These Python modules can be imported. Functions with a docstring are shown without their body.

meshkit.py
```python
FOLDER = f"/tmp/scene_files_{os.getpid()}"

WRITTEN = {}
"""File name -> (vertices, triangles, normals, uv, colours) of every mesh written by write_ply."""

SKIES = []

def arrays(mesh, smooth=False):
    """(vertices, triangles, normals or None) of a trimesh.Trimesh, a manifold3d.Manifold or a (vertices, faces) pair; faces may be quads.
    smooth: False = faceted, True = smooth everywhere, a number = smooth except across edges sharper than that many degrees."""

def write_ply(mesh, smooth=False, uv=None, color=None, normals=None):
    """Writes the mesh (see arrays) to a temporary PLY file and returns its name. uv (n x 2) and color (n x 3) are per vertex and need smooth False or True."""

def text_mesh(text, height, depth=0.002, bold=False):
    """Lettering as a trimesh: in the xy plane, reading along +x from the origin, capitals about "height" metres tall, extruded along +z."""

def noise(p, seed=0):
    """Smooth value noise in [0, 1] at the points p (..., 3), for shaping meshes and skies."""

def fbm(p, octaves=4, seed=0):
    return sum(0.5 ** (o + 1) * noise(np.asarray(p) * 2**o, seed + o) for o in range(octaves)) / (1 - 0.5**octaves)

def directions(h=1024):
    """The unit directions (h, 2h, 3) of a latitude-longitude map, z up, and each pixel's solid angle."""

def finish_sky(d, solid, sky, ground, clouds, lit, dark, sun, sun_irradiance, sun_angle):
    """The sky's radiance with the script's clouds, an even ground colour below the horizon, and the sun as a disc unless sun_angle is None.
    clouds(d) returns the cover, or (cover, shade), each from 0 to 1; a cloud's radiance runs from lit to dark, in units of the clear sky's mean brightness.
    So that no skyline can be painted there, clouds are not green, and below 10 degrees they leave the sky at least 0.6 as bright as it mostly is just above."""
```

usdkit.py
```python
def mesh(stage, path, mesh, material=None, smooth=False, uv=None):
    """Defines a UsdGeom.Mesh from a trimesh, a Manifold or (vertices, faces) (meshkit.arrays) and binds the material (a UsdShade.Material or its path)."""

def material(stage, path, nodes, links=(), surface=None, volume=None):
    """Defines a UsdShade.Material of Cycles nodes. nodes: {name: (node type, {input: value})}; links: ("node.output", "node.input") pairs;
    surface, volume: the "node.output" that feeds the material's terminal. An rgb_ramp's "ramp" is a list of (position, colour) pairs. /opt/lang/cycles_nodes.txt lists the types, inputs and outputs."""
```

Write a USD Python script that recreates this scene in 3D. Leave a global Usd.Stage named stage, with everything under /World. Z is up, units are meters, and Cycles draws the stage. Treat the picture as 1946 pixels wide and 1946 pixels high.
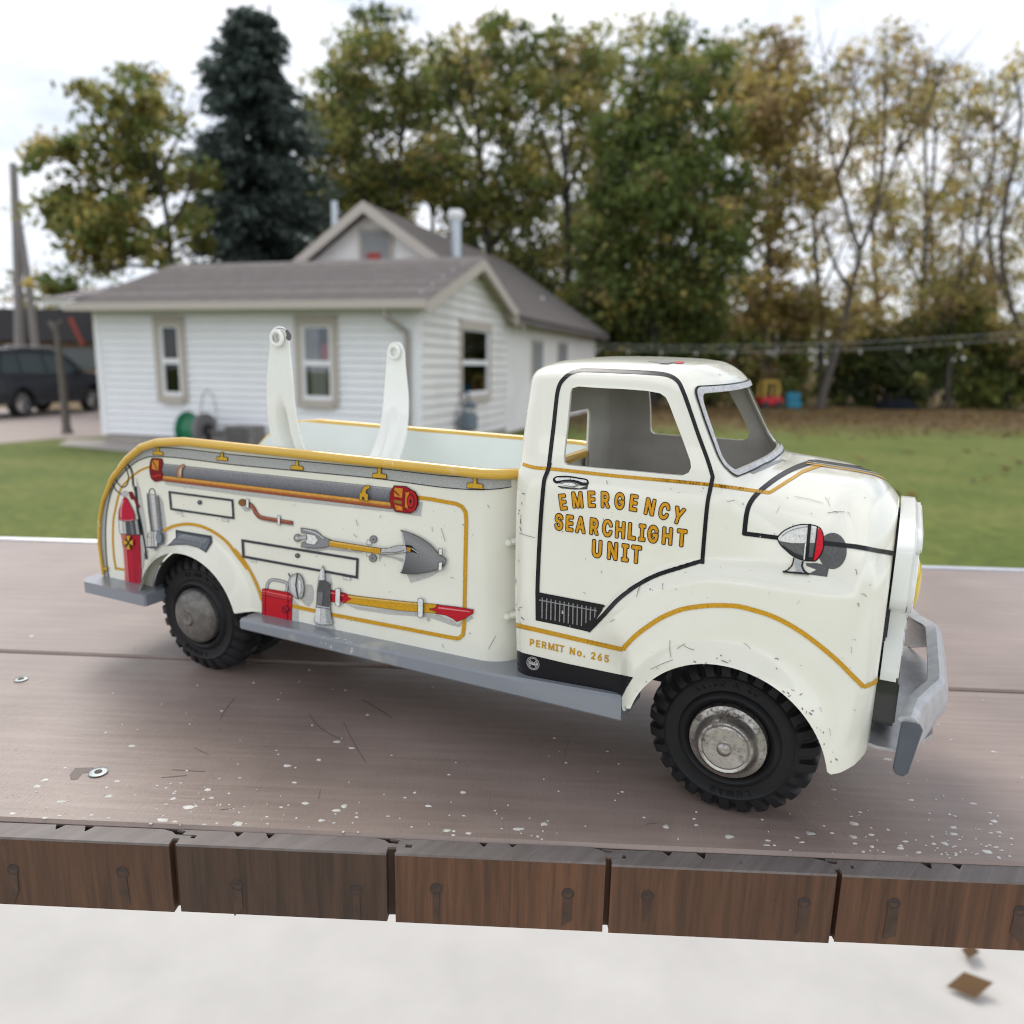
import math, random, numpy as np, trimesh, shapely, manifold3d as m3, usdkit, meshkit
from shapely.geometry import Polygon, LineString, Point, MultiPolygon
from shapely import affinity
from shapely.ops import unary_union
from pxr import Usd, UsdGeom, UsdLux, UsdShade, Gf, Sdf, Vt
stage = Usd.Stage.CreateInMemory()
UsdGeom.SetStageUpAxis(stage, 'Z'); UsdGeom.SetStageMetersPerUnit(stage, 1.0)
world = UsdGeom.Xform.Define(stage, '/World'); stage.SetDefaultPrim(world.GetPrim())
UsdGeom.Scope.Define(stage, '/World/Looks')

# ---------------------------------------------------------------- camera, sky, sun, exposure
F_PX, CX = 1501.5, 973.0                    # focal length and centre in photograph pixels
EYE = np.array([0., 0., 1.55]); PITCH, ROLL = math.radians(-10.6), math.radians(-0.8)
def rot(axis, a):
    c, s = math.cos(a), math.sin(a)
    return {'x': np.array([[1,0,0],[0,c,-s],[0,s,c]]), 'y': np.array([[c,0,s],[0,1,0],[-s,0,c]]), 'z': np.array([[c,-s,0],[s,c,0],[0,0,1]])}[axis]
CAMW = rot('x', PITCH) @ rot('y', ROLL)     # columns: camera right, forward, up in the world
cam = UsdGeom.Camera.Define(stage, '/World/camera')
m = np.eye(4); m[:3,0], m[:3,1], m[:3,2], m[:3,3] = CAMW[:,0], CAMW[:,2], -CAMW[:,1], EYE
cam.AddTransformOp().Set(Gf.Matrix4d(*m.T.ravel().tolist()))
HA = 36.0; FL = HA*F_PX/1946.0
cam.CreateHorizontalApertureAttr(HA); cam.CreateVerticalApertureAttr(HA); cam.CreateFocalLengthAttr(FL)
cam.CreateClippingRangeAttr(Gf.Vec2f(0.02, 2000)); cam.CreateFStopAttr(FL/2.9); cam.CreateFocusDistanceAttr(0.352)
cam.CreateExposureAttr(0.57)
SUN_EL, SUN_AZ = math.radians(52), math.radians(-22)     # azimuth from +y towards +x
sd = np.array([math.cos(SUN_EL)*math.sin(SUN_AZ), math.cos(SUN_EL)*math.cos(SUN_AZ), math.sin(SUN_EL)])
sun = UsdLux.DistantLight.Define(stage, '/World/sun'); sun.CreateIntensityAttr(0.4); sun.CreateAngleAttr(28.0)
sun.CreateNormalizeAttr(True); sun.CreateColorAttr(Gf.Vec3f(1.0, 0.95, 0.88))
zc = sd; xc = np.cross([0,0,1.], zc); xc /= np.linalg.norm(xc); yc = np.cross(zc, xc)
m = np.eye(4); m[:3,0], m[:3,1], m[:3,2] = xc, yc, zc
sun.AddTransformOp().Set(Gf.Matrix4d(*m.T.ravel().tolist()))
dome = UsdLux.DomeLight.Define(stage, '/World/sky'); dome.GetPrim().SetCustomDataByKey('kind', 'structure')
skym = usdkit.material(stage, '/World/Looks/sky', {
    'sky': ('sky_texture', dict(sky_type='single_scattering', sun_disc=False, sun_elevation=SUN_EL, sun_rotation=SUN_AZ, altitude=100., air_density=1., aerosol_density=1.5)),
    'tc': ('texture_coordinate', {}), 'map': ('mapping', dict(scale=(1.0, 1.0, 2.6))),
    'n': ('noise_texture', dict(scale=2.3, detail=6., roughness=0.55, distortion=0.4)),
    'r': ('rgb_ramp', dict(ramp=[(0.28, (0.15,)*3), (0.46, (0.94,)*3), (1, (1,1,1))])),
    'n2': ('noise_texture', dict(scale=5.0, detail=5., roughness=0.6)),
    'c': ('rgb_ramp', dict(ramp=[(0.3, (6.8, 7.4, 8.6)), (0.68, (11.2, 11.2, 11.3))])),
    'mx': ('mix', dict(mix_type='mix')), 'b': ('background_shader', dict(strength=0.085))},
    [('tc.generated','map.vector'), ('map.vector','n.vector'), ('map.vector','n2.vector'), ('n.fac','r.fac'), ('n2.fac','c.fac'), ('r.color','mx.fac'), ('sky.color','mx.color1'), ('c.color','mx.color2'), ('mx.color','b.color')], surface='b.background')
UsdShade.MaterialBindingAPI.Apply(dome.GetPrim()).Bind(skym)
# ---------------------------------------------------------------- helpers
def arr(p): return np.atleast_2d(np.asarray(p, float))
def zz(ox, oy, s, pts): return [(ox + x/s, oy + y/s) for x, y in pts]
def wray(px):
    px = arr(px); d = np.stack([(px[:,0]-CX)/F_PX, np.ones(len(px)), -(px[:,1]-CX)/F_PX], 1)
    return d @ CAMW.T
def ground(px, z=0.): d = wray(px); return EYE + d*((z-EYE[2])/d[:,2])[:,None]
def at_depth(px, y): d = wray(px); return EYE + d*(y/d[:,1])[:,None]
# the table top and the toy truck share a frame that tilts a little towards the camera; lengths in it are in tyre radii
K = 0.038
EYE_R = np.array([1.404634, -8.732637, 5.614548])
RM = np.array([[0.895543,0.444574,0.01887],[-0.429859,0.875303,-0.221506],[-0.114993,0.190257,0.974976]])
M3 = CAMW @ RM
ORG = EYE - K*(M3 @ EYE_R)                  # where the toy frame's origin stands in the world
def rray(px):
    px = arr(px); d = np.stack([(px[:,0]-CX)/F_PX, np.ones(len(px)), -(px[:,1]-CX)/F_PX], 1)
    return d @ RM
def on(px, axis, v):
    d = rray(px); t = (v-EYE_R[axis])/d[:,axis]; return EYE_R + d*t[:,None]
def xz(px, y=0.): return on(px, 1, y)[:, [0,2]]
def to_px(P):
    a = (np.atleast_2d(P)-EYE_R) @ RM.T; return np.c_[CX+F_PX*a[:,0]/a[:,1], CX-F_PX*a[:,2]/a[:,1]]
def toy_matrix():
    m = np.eye(4); m[:3,:3] = M3; m[:3,3] = ORG; return Gf.Matrix4d(*m.T.ravel().tolist())

used = {}
def path_of(name, parent=None):
    base = str(parent.GetPath()) if parent is not None else '/World'
    k = base + '/' + name; n = used.get(k, 0); used[k] = n + 1
    return k if n == 0 else f'{k}_{n:03d}'
def tag(p, label=None, cat=None, group=None, kind=None):
    for k, v in (('label', label), ('category', cat), ('group', group), ('kind', kind)):
        if v: p.SetCustomDataByKey(k, v)
    return p
def thing(name, label, cat, matrix=None, loc=None, group=None, parent=None):
    x = UsdGeom.Xform.Define(stage, path_of(name, parent))
    if matrix is not None: x.AddTransformOp().Set(matrix)
    if loc is not None: x.AddTranslateOp().Set(Gf.Vec3d(*[float(v) for v in loc]))
    return tag(x.GetPrim(), label, cat, group)
def tm(v, f): return trimesh.Trimesh(np.asarray(v, float), np.asarray(f), process=False)
def from_m3(mf):
    q = mf.to_mesh(); return tm(np.array(q.vert_properties[:, :3]), np.array(q.tri_verts))
def obj(name, mesh, mat, parent=None, smooth=30, ink=None, label=None, kind=None, scale=1.0):
    if hasattr(mesh, 'to_mesh'): mesh = from_m3(mesh)
    if isinstance(mesh, tuple): mesh = tm(*mesh)
    mesh = mesh.copy()
    if scale != 1.0: mesh.apply_scale(scale)
    if ink is not None: smooth = False
    p = usdkit.mesh(stage, path_of(name, parent), mesh, MAT[mat], smooth=smooth)
    if ink is not None:
        c = np.asarray(ink, np.float32)
        UsdGeom.PrimvarsAPI(p).CreatePrimvar('ink', Sdf.ValueTypeNames.Color3fArray, 'vertex').Set(Vt.Vec3fArray.FromNumpy(np.ascontiguousarray(c)))
    return tag(p.GetPrim(), label, kind=kind)
def cat(*ms):
    ms = [x for g in ms for x in (g if isinstance(g, (list, tuple)) else [g])]
    return trimesh.util.concatenate([tm(x.vertices, x.faces) for x in ms])
def box(x0, x1, y0, y1, z0, z1):
    b = trimesh.creation.box([x1-x0, y1-y0, z1-z0]); b.apply_translation([(x0+x1)/2, (y0+y1)/2, (z0+z1)/2]); return b
def bbox(x0, x1, y0, y1, z0, z1, b=0.02):
    """a box with chamfered edges"""
    b = min(b, .45*min(x1-x0, y1-y0, z1-z0)); P = []
    for dx, dy, dz in ((b,b,0),(b,0,b),(0,b,b)):
        P += [(x,y,z) for x in (x0+dx,x1-dx) for y in (y0+dy,y1-dy) for z in (z0+dz,z1-dz)]
    return from_m3(m3.Manifold.hull_points(np.array(P, np.float32)))
def solid(mesh): return m3.Manifold(m3.Mesh(np.ascontiguousarray(mesh.vertices, np.float32), np.ascontiguousarray(mesh.faces, np.uint32)))
def prism(poly, a, b, axis):
    """extrude a 2D outline (the two other axes in x,y,z order) along axis from a to b"""
    poly = np.asarray(poly, float)
    e = from_m3(m3.Manifold.extrude(m3.CrossSection([poly], m3.FillRule.NonZero), b-a))
    v = e.vertices.copy(); o = v.copy()
    i, j = [k for k in range(3) if k != axis]
    o[:, i], o[:, j], o[:, axis] = v[:,0], v[:,1], v[:,2]+a
    f = e.faces[:, ::-1] if axis == 1 else e.faces
    return tm(o, f)
def tube(P, r, n=10, closed=False, caps=True):
    P = np.asarray(P, float); r = np.broadcast_to(r, (len(P),))
    t = np.gradient(P, axis=0); t /= np.linalg.norm(t, axis=1, keepdims=True)+1e-12
    a = np.cross(t[0], [0,0,1.] if abs(t[0][2]) < .9 else [1.,0,0]); a /= np.linalg.norm(a); V = []
    for i in range(len(P)):
        a = a - t[i]*(a@t[i]); a /= np.linalg.norm(a); b = np.cross(t[i], a)
        g = np.arange(n)*2*np.pi/n
        V.append(P[i] + r[i]*(np.cos(g)[:,None]*a + np.sin(g)[:,None]*b))
    V = np.vstack(V); F = []
    for i in range(len(P)-1):
        for k in range(n):
            q = (i*n+k, i*n+(k+1)%n, (i+1)*n+(k+1)%n, (i+1)*n+k); F += [(q[0],q[1],q[2]), (q[0],q[2],q[3])]
    if caps:
        s, e = len(V), len(V)+1; V = np.vstack([V, P[0], P[-1]]); l = (len(P)-1)*n
        F += [(s, (k+1)%n, k) for k in range(n)] + [(e, l+k, l+(k+1)%n) for k in range(n)]
    return tm(V, F)
def spline(P, n=40):
    from scipy.interpolate import CubicSpline
    P = np.asarray(P, float); s = np.r_[0, np.cumsum(np.linalg.norm(np.diff(P, axis=0), axis=1))]
    return CubicSpline(s, P)(np.linspace(0, s[-1], n))
def lathe(prof, n=48, axis=1):
    """prof: (offset along axis, radius); closed solid around the axis at the origin"""
    prof = np.asarray(prof, float); g = np.arange(n)*2*np.pi/n; V = []
    for a, r in prof:
        p = np.zeros((n,3)); p[:,0], p[:,2], p[:,1] = r*np.cos(g), r*np.sin(g), a; V.append(p)
    V = np.vstack(V); F = []
    for i in range(len(prof)-1):
        for k in range(n):
            q = (i*n+k, i*n+(k+1)%n, (i+1)*n+(k+1)%n, (i+1)*n+k); F += [(q[0],q[2],q[1]), (q[0],q[3],q[2])]
    o = tm(V, F)
    if axis == 2: o.vertices = o.vertices[:, [0,2,1]]*[1,-1,1]*[1,1,1]
    return o
def grid_faces(nu, nv, wrap_v=False):
    F = []
    for i in range(nu-1):
        for k in range(nv if wrap_v else nv-1):
            q = (i*nv+k, i*nv+(k+1)%nv, (i+1)*nv+(k+1)%nv, (i+1)*nv+k); F += [(q[0],q[1],q[2]), (q[0],q[2],q[3])]
    return np.array(F)
def polys(g):
    g = g.buffer(0) if not g.is_valid else g
    return [p for p in getattr(g, 'geoms', [g]) if p.geom_type == 'Polygon' and p.area > 1e-9]
def tri2d(g, size=None):
    V, F, n = [], [], 0
    for p in polys(g):
        v, f = trimesh.creation.triangulate_polygon(p, engine='earcut')
        if size: v3, f = trimesh.remesh.subdivide_to_size(np.c_[v, np.zeros(len(v))], f, size, max_iter=12); v = v3[:, :2]
        V.append(v); F.append(f+n); n += len(v)
    return (np.vstack(V), np.vstack(F)) if V else (np.zeros((0,2)), np.zeros((0,3), int))
_glyph = {}
def glyph(text, bold=False):
    """the outline of a line of lettering, capitals 1 high, from the origin"""
    if (text, bold) not in _glyph:
        t = meshkit.text_mesh(text, 1.0, 0.1, bold); up = t.faces[t.face_normals[:,2] > .9]
        _glyph[(text, bold)] = unary_union([Polygon(t.vertices[f][:, :2]).buffer(.004) for f in up])
    return _glyph[(text, bold)]
rng = np.random.default_rng(7)

# ---------------------------------------------------------------- materials
MAT = {}
def M(name, nodes, links=(), surface='p.BSDF', volume=None): MAT[name] = usdkit.material(stage, '/World/Looks/'+name, nodes, links, surface=surface, volume=volume)
def plain(name, c, rough=.5, metal=0., spec=.5, var=.12, scale=60., bump=0., coat=0.):
    c = np.array(c, float)
    n = {'tc': ('texture_coordinate', {}), 'n': ('noise_texture', dict(scale=scale, detail=5., roughness=.6)),
         'r': ('rgb_ramp', dict(ramp=[(.25, c*(1-var)), (.75, c*(1+var))])),
         'p': ('principled_bsdf', dict(roughness=rough, metallic=metal, specular_ior_level=spec, coat_weight=coat, coat_roughness=.12))}
    l = [('tc.object','n.vector'), ('n.fac','r.fac'), ('r.color','p.base_color')]
    if bump: n['b'] = ('bump', dict(strength=bump, distance=.002)); l += [('n.fac','b.height'), ('b.normal','p.normal')]
    M(name, n, l)
def paint(name, c, rough=.28, chip=(.12,.11,.10), chips=.6, scale=1., stain=(.62,.58,.45)):
    """toy enamel: faint mottling, small chips where the tin shows, a hint of yellowing"""
    c = np.array(c, float)
    M(name, {'tc': ('texture_coordinate', {}),
        'n': ('noise_texture', dict(scale=18., detail=4.)), 'r': ('rgb_ramp', dict(ramp=[(.3, c*.95), (.7, c*1.03)])),
        's': ('noise_texture', dict(scale=30., detail=3., roughness=.7)), 'sr': ('rgb_ramp', dict(ramp=[(.62, (0,0,0)), (.8, (.35,)*3)])), 'sm': ('mix', dict(color2=stain)),
        'v': ('noise_texture', dict(scale=420.*scale, detail=3., roughness=.65)), 'big': ('noise_texture', dict(scale=26.*scale, detail=3.)),
        'a': ('math', dict(math_type='multiply')), 'cr': ('rgb_ramp', dict(ramp=[(chips-.03, (0,0,0)), (chips, (1,1,1))])),
        'm': ('mix', dict(color2=chip)), 'rr': ('mix', dict(color1=(rough,)*3, color2=(.6,)*3)), 'bw': ('rgb_to_bw', {}),
        'b': ('bump', dict(strength=.25, distance=.0004)), 'n3': ('noise_texture', dict(scale=45., detail=2.)),
        'p': ('principled_bsdf', dict(specular_ior_level=.5, coat_weight=.6, coat_roughness=.06))},
      [('tc.object','n.vector'), ('tc.object','v.vector'), ('tc.object','big.vector'), ('tc.object','s.vector'), ('tc.object','n3.vector'),
       ('n.fac','r.fac'), ('r.color','sm.color1'), ('s.fac','sr.fac'), ('sr.color','sm.fac'), ('v.fac','a.value1'), ('big.fac','a.value2'), ('a.value','cr.fac'),
       ('cr.color','m.fac'), ('sm.color','m.color1'), ('m.color','p.base_color'), ('cr.color','rr.fac'), ('rr.color','bw.color'), ('bw.val','p.roughness'),
       ('n3.fac','b.height'), ('b.normal','p.normal')])
paint('cream_enamel', (.70,.69,.60), rough=.2, chips=.485)
paint('white_enamel', (.74,.75,.71), rough=.35, chips=.47)
paint('grey_enamel', (.185,.20,.225), rough=.38, chip=(.5,.5,.48), chips=.47)
paint('gold_enamel', (.56,.34,.035), rough=.32, chip=(.72,.62,.42), chips=.43, scale=1.6)
paint('pale_blue_enamel', (.66,.70,.67), rough=.4, chips=.6)
paint('black_enamel', (.012,.012,.013), rough=.25, chip=(.35,.35,.33), chips=.47)
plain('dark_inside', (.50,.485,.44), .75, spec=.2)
plain('rubber', (.007,.007,.008), .48, var=.35, scale=250., spec=.3)
plain('underside', (.03,.03,.03), .7)
plain('silver_print', (.45,.455,.46), .38, var=.35, scale=500.)
plain('grey_dark', (.06,.068,.08), .45, var=.15)
plain('hub_dark', (.15,.14,.13), .42, metal=.6, var=.45, scale=260.)
plain('yellow_lens', (.52,.38,.03), .12, coat=.6, var=.3, scale=90.)
M('hub_metal', {'tc': ('texture_coordinate', {}), 'n': ('noise_texture', dict(scale=420., detail=6., roughness=.75)), 'n2': ('noise_texture', dict(scale=45., detail=4., roughness=.6)),
    'a': ('math', dict(math_type='multiply')), 'r': ('rgb_ramp', dict(ramp=[(.18, (.50,.48,.45)), (.26, (.40,.38,.355)), (.32, (.20,.175,.155)), (.37, (.07,.058,.05))])),
    'rr': ('rgb_ramp', dict(ramp=[(.20, (.24,)*3), (.36, (.6,)*3)])), 'mr': ('rgb_ramp', dict(ramp=[(.28, (1,1,1)), (.36, (.3,)*3)])), 'b': ('bump', dict(strength=.35, distance=.0005)),
    'p': ('principled_bsdf', {})}, [('tc.object','n.vector'), ('tc.object','n2.vector'), ('n.fac','a.value1'), ('n2.fac','a.value2'), ('a.value','r.fac'), ('a.value','rr.fac'), ('a.value','mr.fac'),
    ('r.color','p.base_color'), ('rr.color','p.roughness'), ('mr.color','p.metallic'), ('n.fac','b.height'), ('b.normal','p.normal')])
M('bumper_metal', {'tc': ('texture_coordinate', {}), 'n': ('noise_texture', dict(scale=160., detail=5., roughness=.65)), 'r': ('rgb_ramp', dict(ramp=[(.3, (.36,.365,.375)), (.7, (.50,.505,.51))])),
    'p': ('principled_bsdf', dict(metallic=.55, roughness=.38))}, [('tc.object','n.vector'), ('n.fac','r.fac'), ('r.color','p.base_color')])
M('ink', {'at': ('attribute', dict(attribute='ink')), 'tc': ('texture_coordinate', {}), 'n': ('noise_texture', dict(scale=1400., detail=2.)), 'r': ('rgb_ramp', dict(ramp=[(.3, (.8,)*3), (.7, (1.18,)*3)])),
    'm': ('mix', dict(mix_type='multiply', fac=1.)), 'v': ('noise_texture', dict(scale=420., detail=3., roughness=.65)), 'big': ('noise_texture', dict(scale=26., detail=3.)), 'a': ('math', dict(math_type='multiply')),
    'cr': ('rgb_ramp', dict(ramp=[(.43, (0,0,0)), (.46, (1,1,1))])), 'm2': ('mix', dict(color2=(.6,.59,.54))),
    'p': ('principled_bsdf', dict(roughness=.3, specular_ior_level=.25))},
    [('at.color','m.color1'), ('tc.object','n.vector'), ('n.fac','r.fac'), ('r.color','m.color2'), ('tc.object','v.vector'), ('tc.object','big.vector'), ('v.fac','a.value1'), ('big.fac','a.value2'), ('a.value','cr.fac'),
     ('cr.color','m2.fac'), ('m.color','m2.color1'), ('m2.color','p.base_color')])
# ---------------------------------------------------------------- the toy truck (lengths in tyre radii, scaled by K when defined)
truck = thing('toy_truck', 'cream pressed-steel toy emergency searchlight truck standing on the painted table top', 'toy truck', matrix=toy_matrix())
YC = 1.61
def smooth(x, a, b): t = np.clip((x-a)/(b-a), 0, 1); return t*t*(3-2*t)
from scipy.interpolate import PchipInterpolator as PC
ROOF = PC([-2.95,-2.81,-2.75,-2.66,-2.5,-2.2,-1.7,-1.2,-.84,-.63,-.50,-.38,-.23,-.08,.04,.13,.26,.5,.79,1.0,1.16,1.3,1.42,1.50,1.54],
          [4.8,5.06,5.17,5.25,5.30,5.325,5.335,5.33,5.30,5.21,5.10,4.88,4.60,4.34,4.17,4.118,4.115,4.105,4.075,4.04,3.985,3.91,3.80,3.70,3.62])
SHO = PC([-2.8,-2.2,-1.2,-.7,-.3,0.,.4,1.0,1.54], [.30,.32,.32,.30,.28,.40,.62,.72,.66])
SIDE_C = PC([.8,1.3,1.7,2.5,3.4,3.8,3.98,4.06,4.13,4.4,4.8,5.1,5.4], [.13,.17,.22,.30,.31,.29,.26,.215,.19,.13,.02,-.08,-.2])
SIDE_H = PC([.8,1.3,2.5,3.2,3.6,4.2], [.27,.29,.30,.26,.20,.12])
CREST = PC([-2.3,-1.95,-1.61,-1.24,-.646,-.188,.52,1.24,1.6], [.6,1.45,2.2,2.67,3.04,3.16,3.18,3.18,3.18])
def half_side(X, Z):
    """how far the cab's side stands out from the middle"""
    t = smooth(X, -.35, .35)
    w = SIDE_C(np.clip(Z, .8, 5.4))*(1-t) + SIDE_H(np.clip(Z, .8, 4.2))*t
    cr = CREST(np.clip(X, -2.3, 1.6))
    w = w + .13*smooth(cr-Z, -.10, .12) * smooth(X, -1.75, -1.2)*(1-(1-smooth(Z, 1.75, 2.25))*smooth(-X, 1.12, 1.3))*(1-.5*smooth(X, .9, 1.4))
    r = np.hypot(X, Z-1.0)
    w = w + .13*np.exp(-((r-1.08)/.22)**2)*smooth(Z, .6, 1.3)
    hw = YC + w
    rr = np.clip((-2.46-X)/.34, 0, 1); hw = hw - .32*(1-np.sqrt(1-np.minimum(rr,.999)**2))     # rounded rear corner
    fr = np.clip((X-1.04)/.445, 0, 1); hw = hw - .50*(1-np.sqrt(1-np.minimum(fr,.999)**2))      # rounded nose corner
    return hw
BOW = .21                                   # the windshield and nose are bowed in plan
def cab_solid(off=0., x0=-2.80, x1=1.475, zb=.85):
    # stations crowd together where the outline turns
    xs = np.unique(np.r_[np.linspace(x0, x0+.46, 14), np.linspace(x0+.46, -1., 22), np.linspace(-1., .2, 40), np.linspace(.2, 1.0, 20), np.linspace(1.0, x1, 22)])
    a = np.linspace(0, np.pi/2, 16)[1:]; V = []
    for x in xs:
        b = float(SHO(np.clip(x,-2.8,1.54))); zs = float(ROOF(min(x+BOW, 1.54))) - off - b
        z = np.r_[np.linspace(zb, zs, 46)]; hw = half_side(x, z) - off
        h = hw[-1]; e = 2/2.8
        dz = (half_side(x, np.array([zs]))-half_side(x, np.array([zs-.05])))[0]/.05
        hh = h*np.cos(a)**e + 0*a; hh[-1] = 0
        hh = np.minimum(hh + dz*b*np.sin(a)*np.cos(a)*.5, 9); zz2 = zs + (ROOF(np.minimum(x + BOW*np.clip(hh/1.6, 0, 1)**2, 1.54)) - off - zs)*np.sin(a)**e
        L = np.c_[np.full(46, x), YC-hw, z]; T = np.c_[np.full(len(a), x), YC-hh, zz2]
        half = np.vstack([L, T]); other = half[::-1][1:].copy(); other[:,1] = 2*YC - other[:,1]
        V.append(np.vstack([half, other]))
    n = len(V[0]); F = grid_faces(len(xs), n, wrap_v=True).tolist(); V = np.vstack(V)
    c0 = V[:n].mean(0); c1 = V[-n:].mean(0); i0, i1 = len(V), len(V)+1; V = np.vstack([V, c0, c1]); l = (len(xs)-1)*n
    F += [(i0, (k+1)%n, k) for k in range(n)] + [(i1, l+k, l+(k+1)%n) for k in range(n)]
    t = tm(V, F)
    if t.volume < 0: t.faces = t.faces[:, ::-1]
    return t
cab_out = cab_solid(); T_ = .035
cab_in = cab_solid(T_, -2.80+T_, 1.475-T_, .6)
from trimesh.ray import ray_pyembree as _rp
caster = _rp.RayMeshIntersector(cab_out)
def on_cab(px, lift=0.):
    """photograph pixels onto the cab's skin"""
    d = rray(px); d /= np.linalg.norm(d, axis=1, keepdims=True)
    o = np.repeat(EYE_R[None], len(d), 0)
    loc, ir, it = caster.intersects_location(o, d, multiple_hits=False)
    out = np.full((len(d),3), np.nan); out[ir] = loc
    nn = np.zeros((len(d),3)); nn[ir] = cab_out.face_normals[it]
    bad = np.isnan(out[:,0])
    if bad.any():
        from scipy.spatial import cKDTree
        px = arr(px); j = cKDTree(px[~bad]).query(px[bad])[1]; out[bad] = out[~bad][j]; nn[bad] = nn[~bad][j]
    return out + nn*lift
CABZ = lambda pts: zz(940, 880, 3.715, pts)
CABY = lambda pts: zz(950, 640, 3.22, pts)
CABX = lambda pts: zz(1350, 800, 2.76, pts)
silh = [(-2.9,1.315),(-1.62,1.335),(-1.27,1.345),(-1.25,1.28),(-1.20,1.235),(-1.15,1.26),(-1.135,1.31)]
g = np.radians(np.linspace(163, 12, 50)); silh += [(1.125*math.cos(t), 1.0+1.135*math.sin(t)) for t in g]
silh += [(1.115,1.165),(1.15,1.13),(1.24,1.13),(1.36,1.17),(1.46,1.26),(1.50,1.4),(1.56,1.62),(1.7,2.0),(1.7,6),(-2.9,6)]
win = CABY([(430,345),(440,316),(480,304),(600,313),(760,320),(900,331),(980,346),(1015,370),(1035,410),(1065,490),(1100,580),(1135,675),(1165,760),(1170,800),(1155,832),(1115,850),(1010,842),(900,831),(750,817),(600,805),(410,785),(391,768),(390,735),(400,640),(410,560),(420,450)])
win = on_cab(win)[:, [0,2]]
def rrect(x0, x1, y0, y1, r, n=6):
    return list(Polygon([(x0,y0),(x1,y0),(x1,y1),(x0,y1)]).buffer(-r).buffer(r, quad_segs=n).exterior.coords)[:-1]
_sh = [(-.03,4.15),(.4,4.18),(.8,4.20),(1.2,4.208),(YC,4.21),(2.02,4.208),(2.42,4.20),(2.82,4.18),(3.25,4.15),(3.04,4.985),(.18,4.985)]
shield = np.array(list(Polygon(_sh).buffer(-.15).buffer(.15).exterior.coords)[:-1])
rear = np.array(rrect(.42, 2.30, 3.35, 4.55, .12))
shell = (solid(cab_out) ^ solid(prism(silh, -2, 6, 1))) - solid(cab_in)
shell = shell - solid(prism(win, -2, 6, 1)) - solid(prism(shield, -1.2, .3, 0)) - solid(prism(rear, -4, -2.4, 0))
for x in (0., ): shell = shell - solid(prism([(1.0+1.125*math.sin(t), 0) if 0 else (x+1.125*math.cos(t), 1+1.13*math.sin(t)) for t in np.linspace(0, 2*np.pi, 60)[:-1]], -3, 7, 1))
cab = obj('cab', shell, 'cream_enamel', truck, smooth=32, scale=K)
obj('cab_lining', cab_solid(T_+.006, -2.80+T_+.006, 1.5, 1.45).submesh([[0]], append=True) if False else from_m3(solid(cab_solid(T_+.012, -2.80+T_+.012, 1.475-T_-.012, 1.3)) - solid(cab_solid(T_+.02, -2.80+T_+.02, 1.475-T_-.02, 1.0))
    - solid(prism([(a*1.0, b) for a, b in win], -2, 6, 1)) - solid(prism(shield, -1.2, .3, 0)) - solid(prism(rear, -4, -2.4, 0)) - solid(prism([(1.14*math.cos(t), 1+1.14*math.sin(t)) for t in np.linspace(0, 2*np.pi, 40)[:-1]], -3, 7, 1))), 'dark_inside', cab, scale=K)

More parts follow.
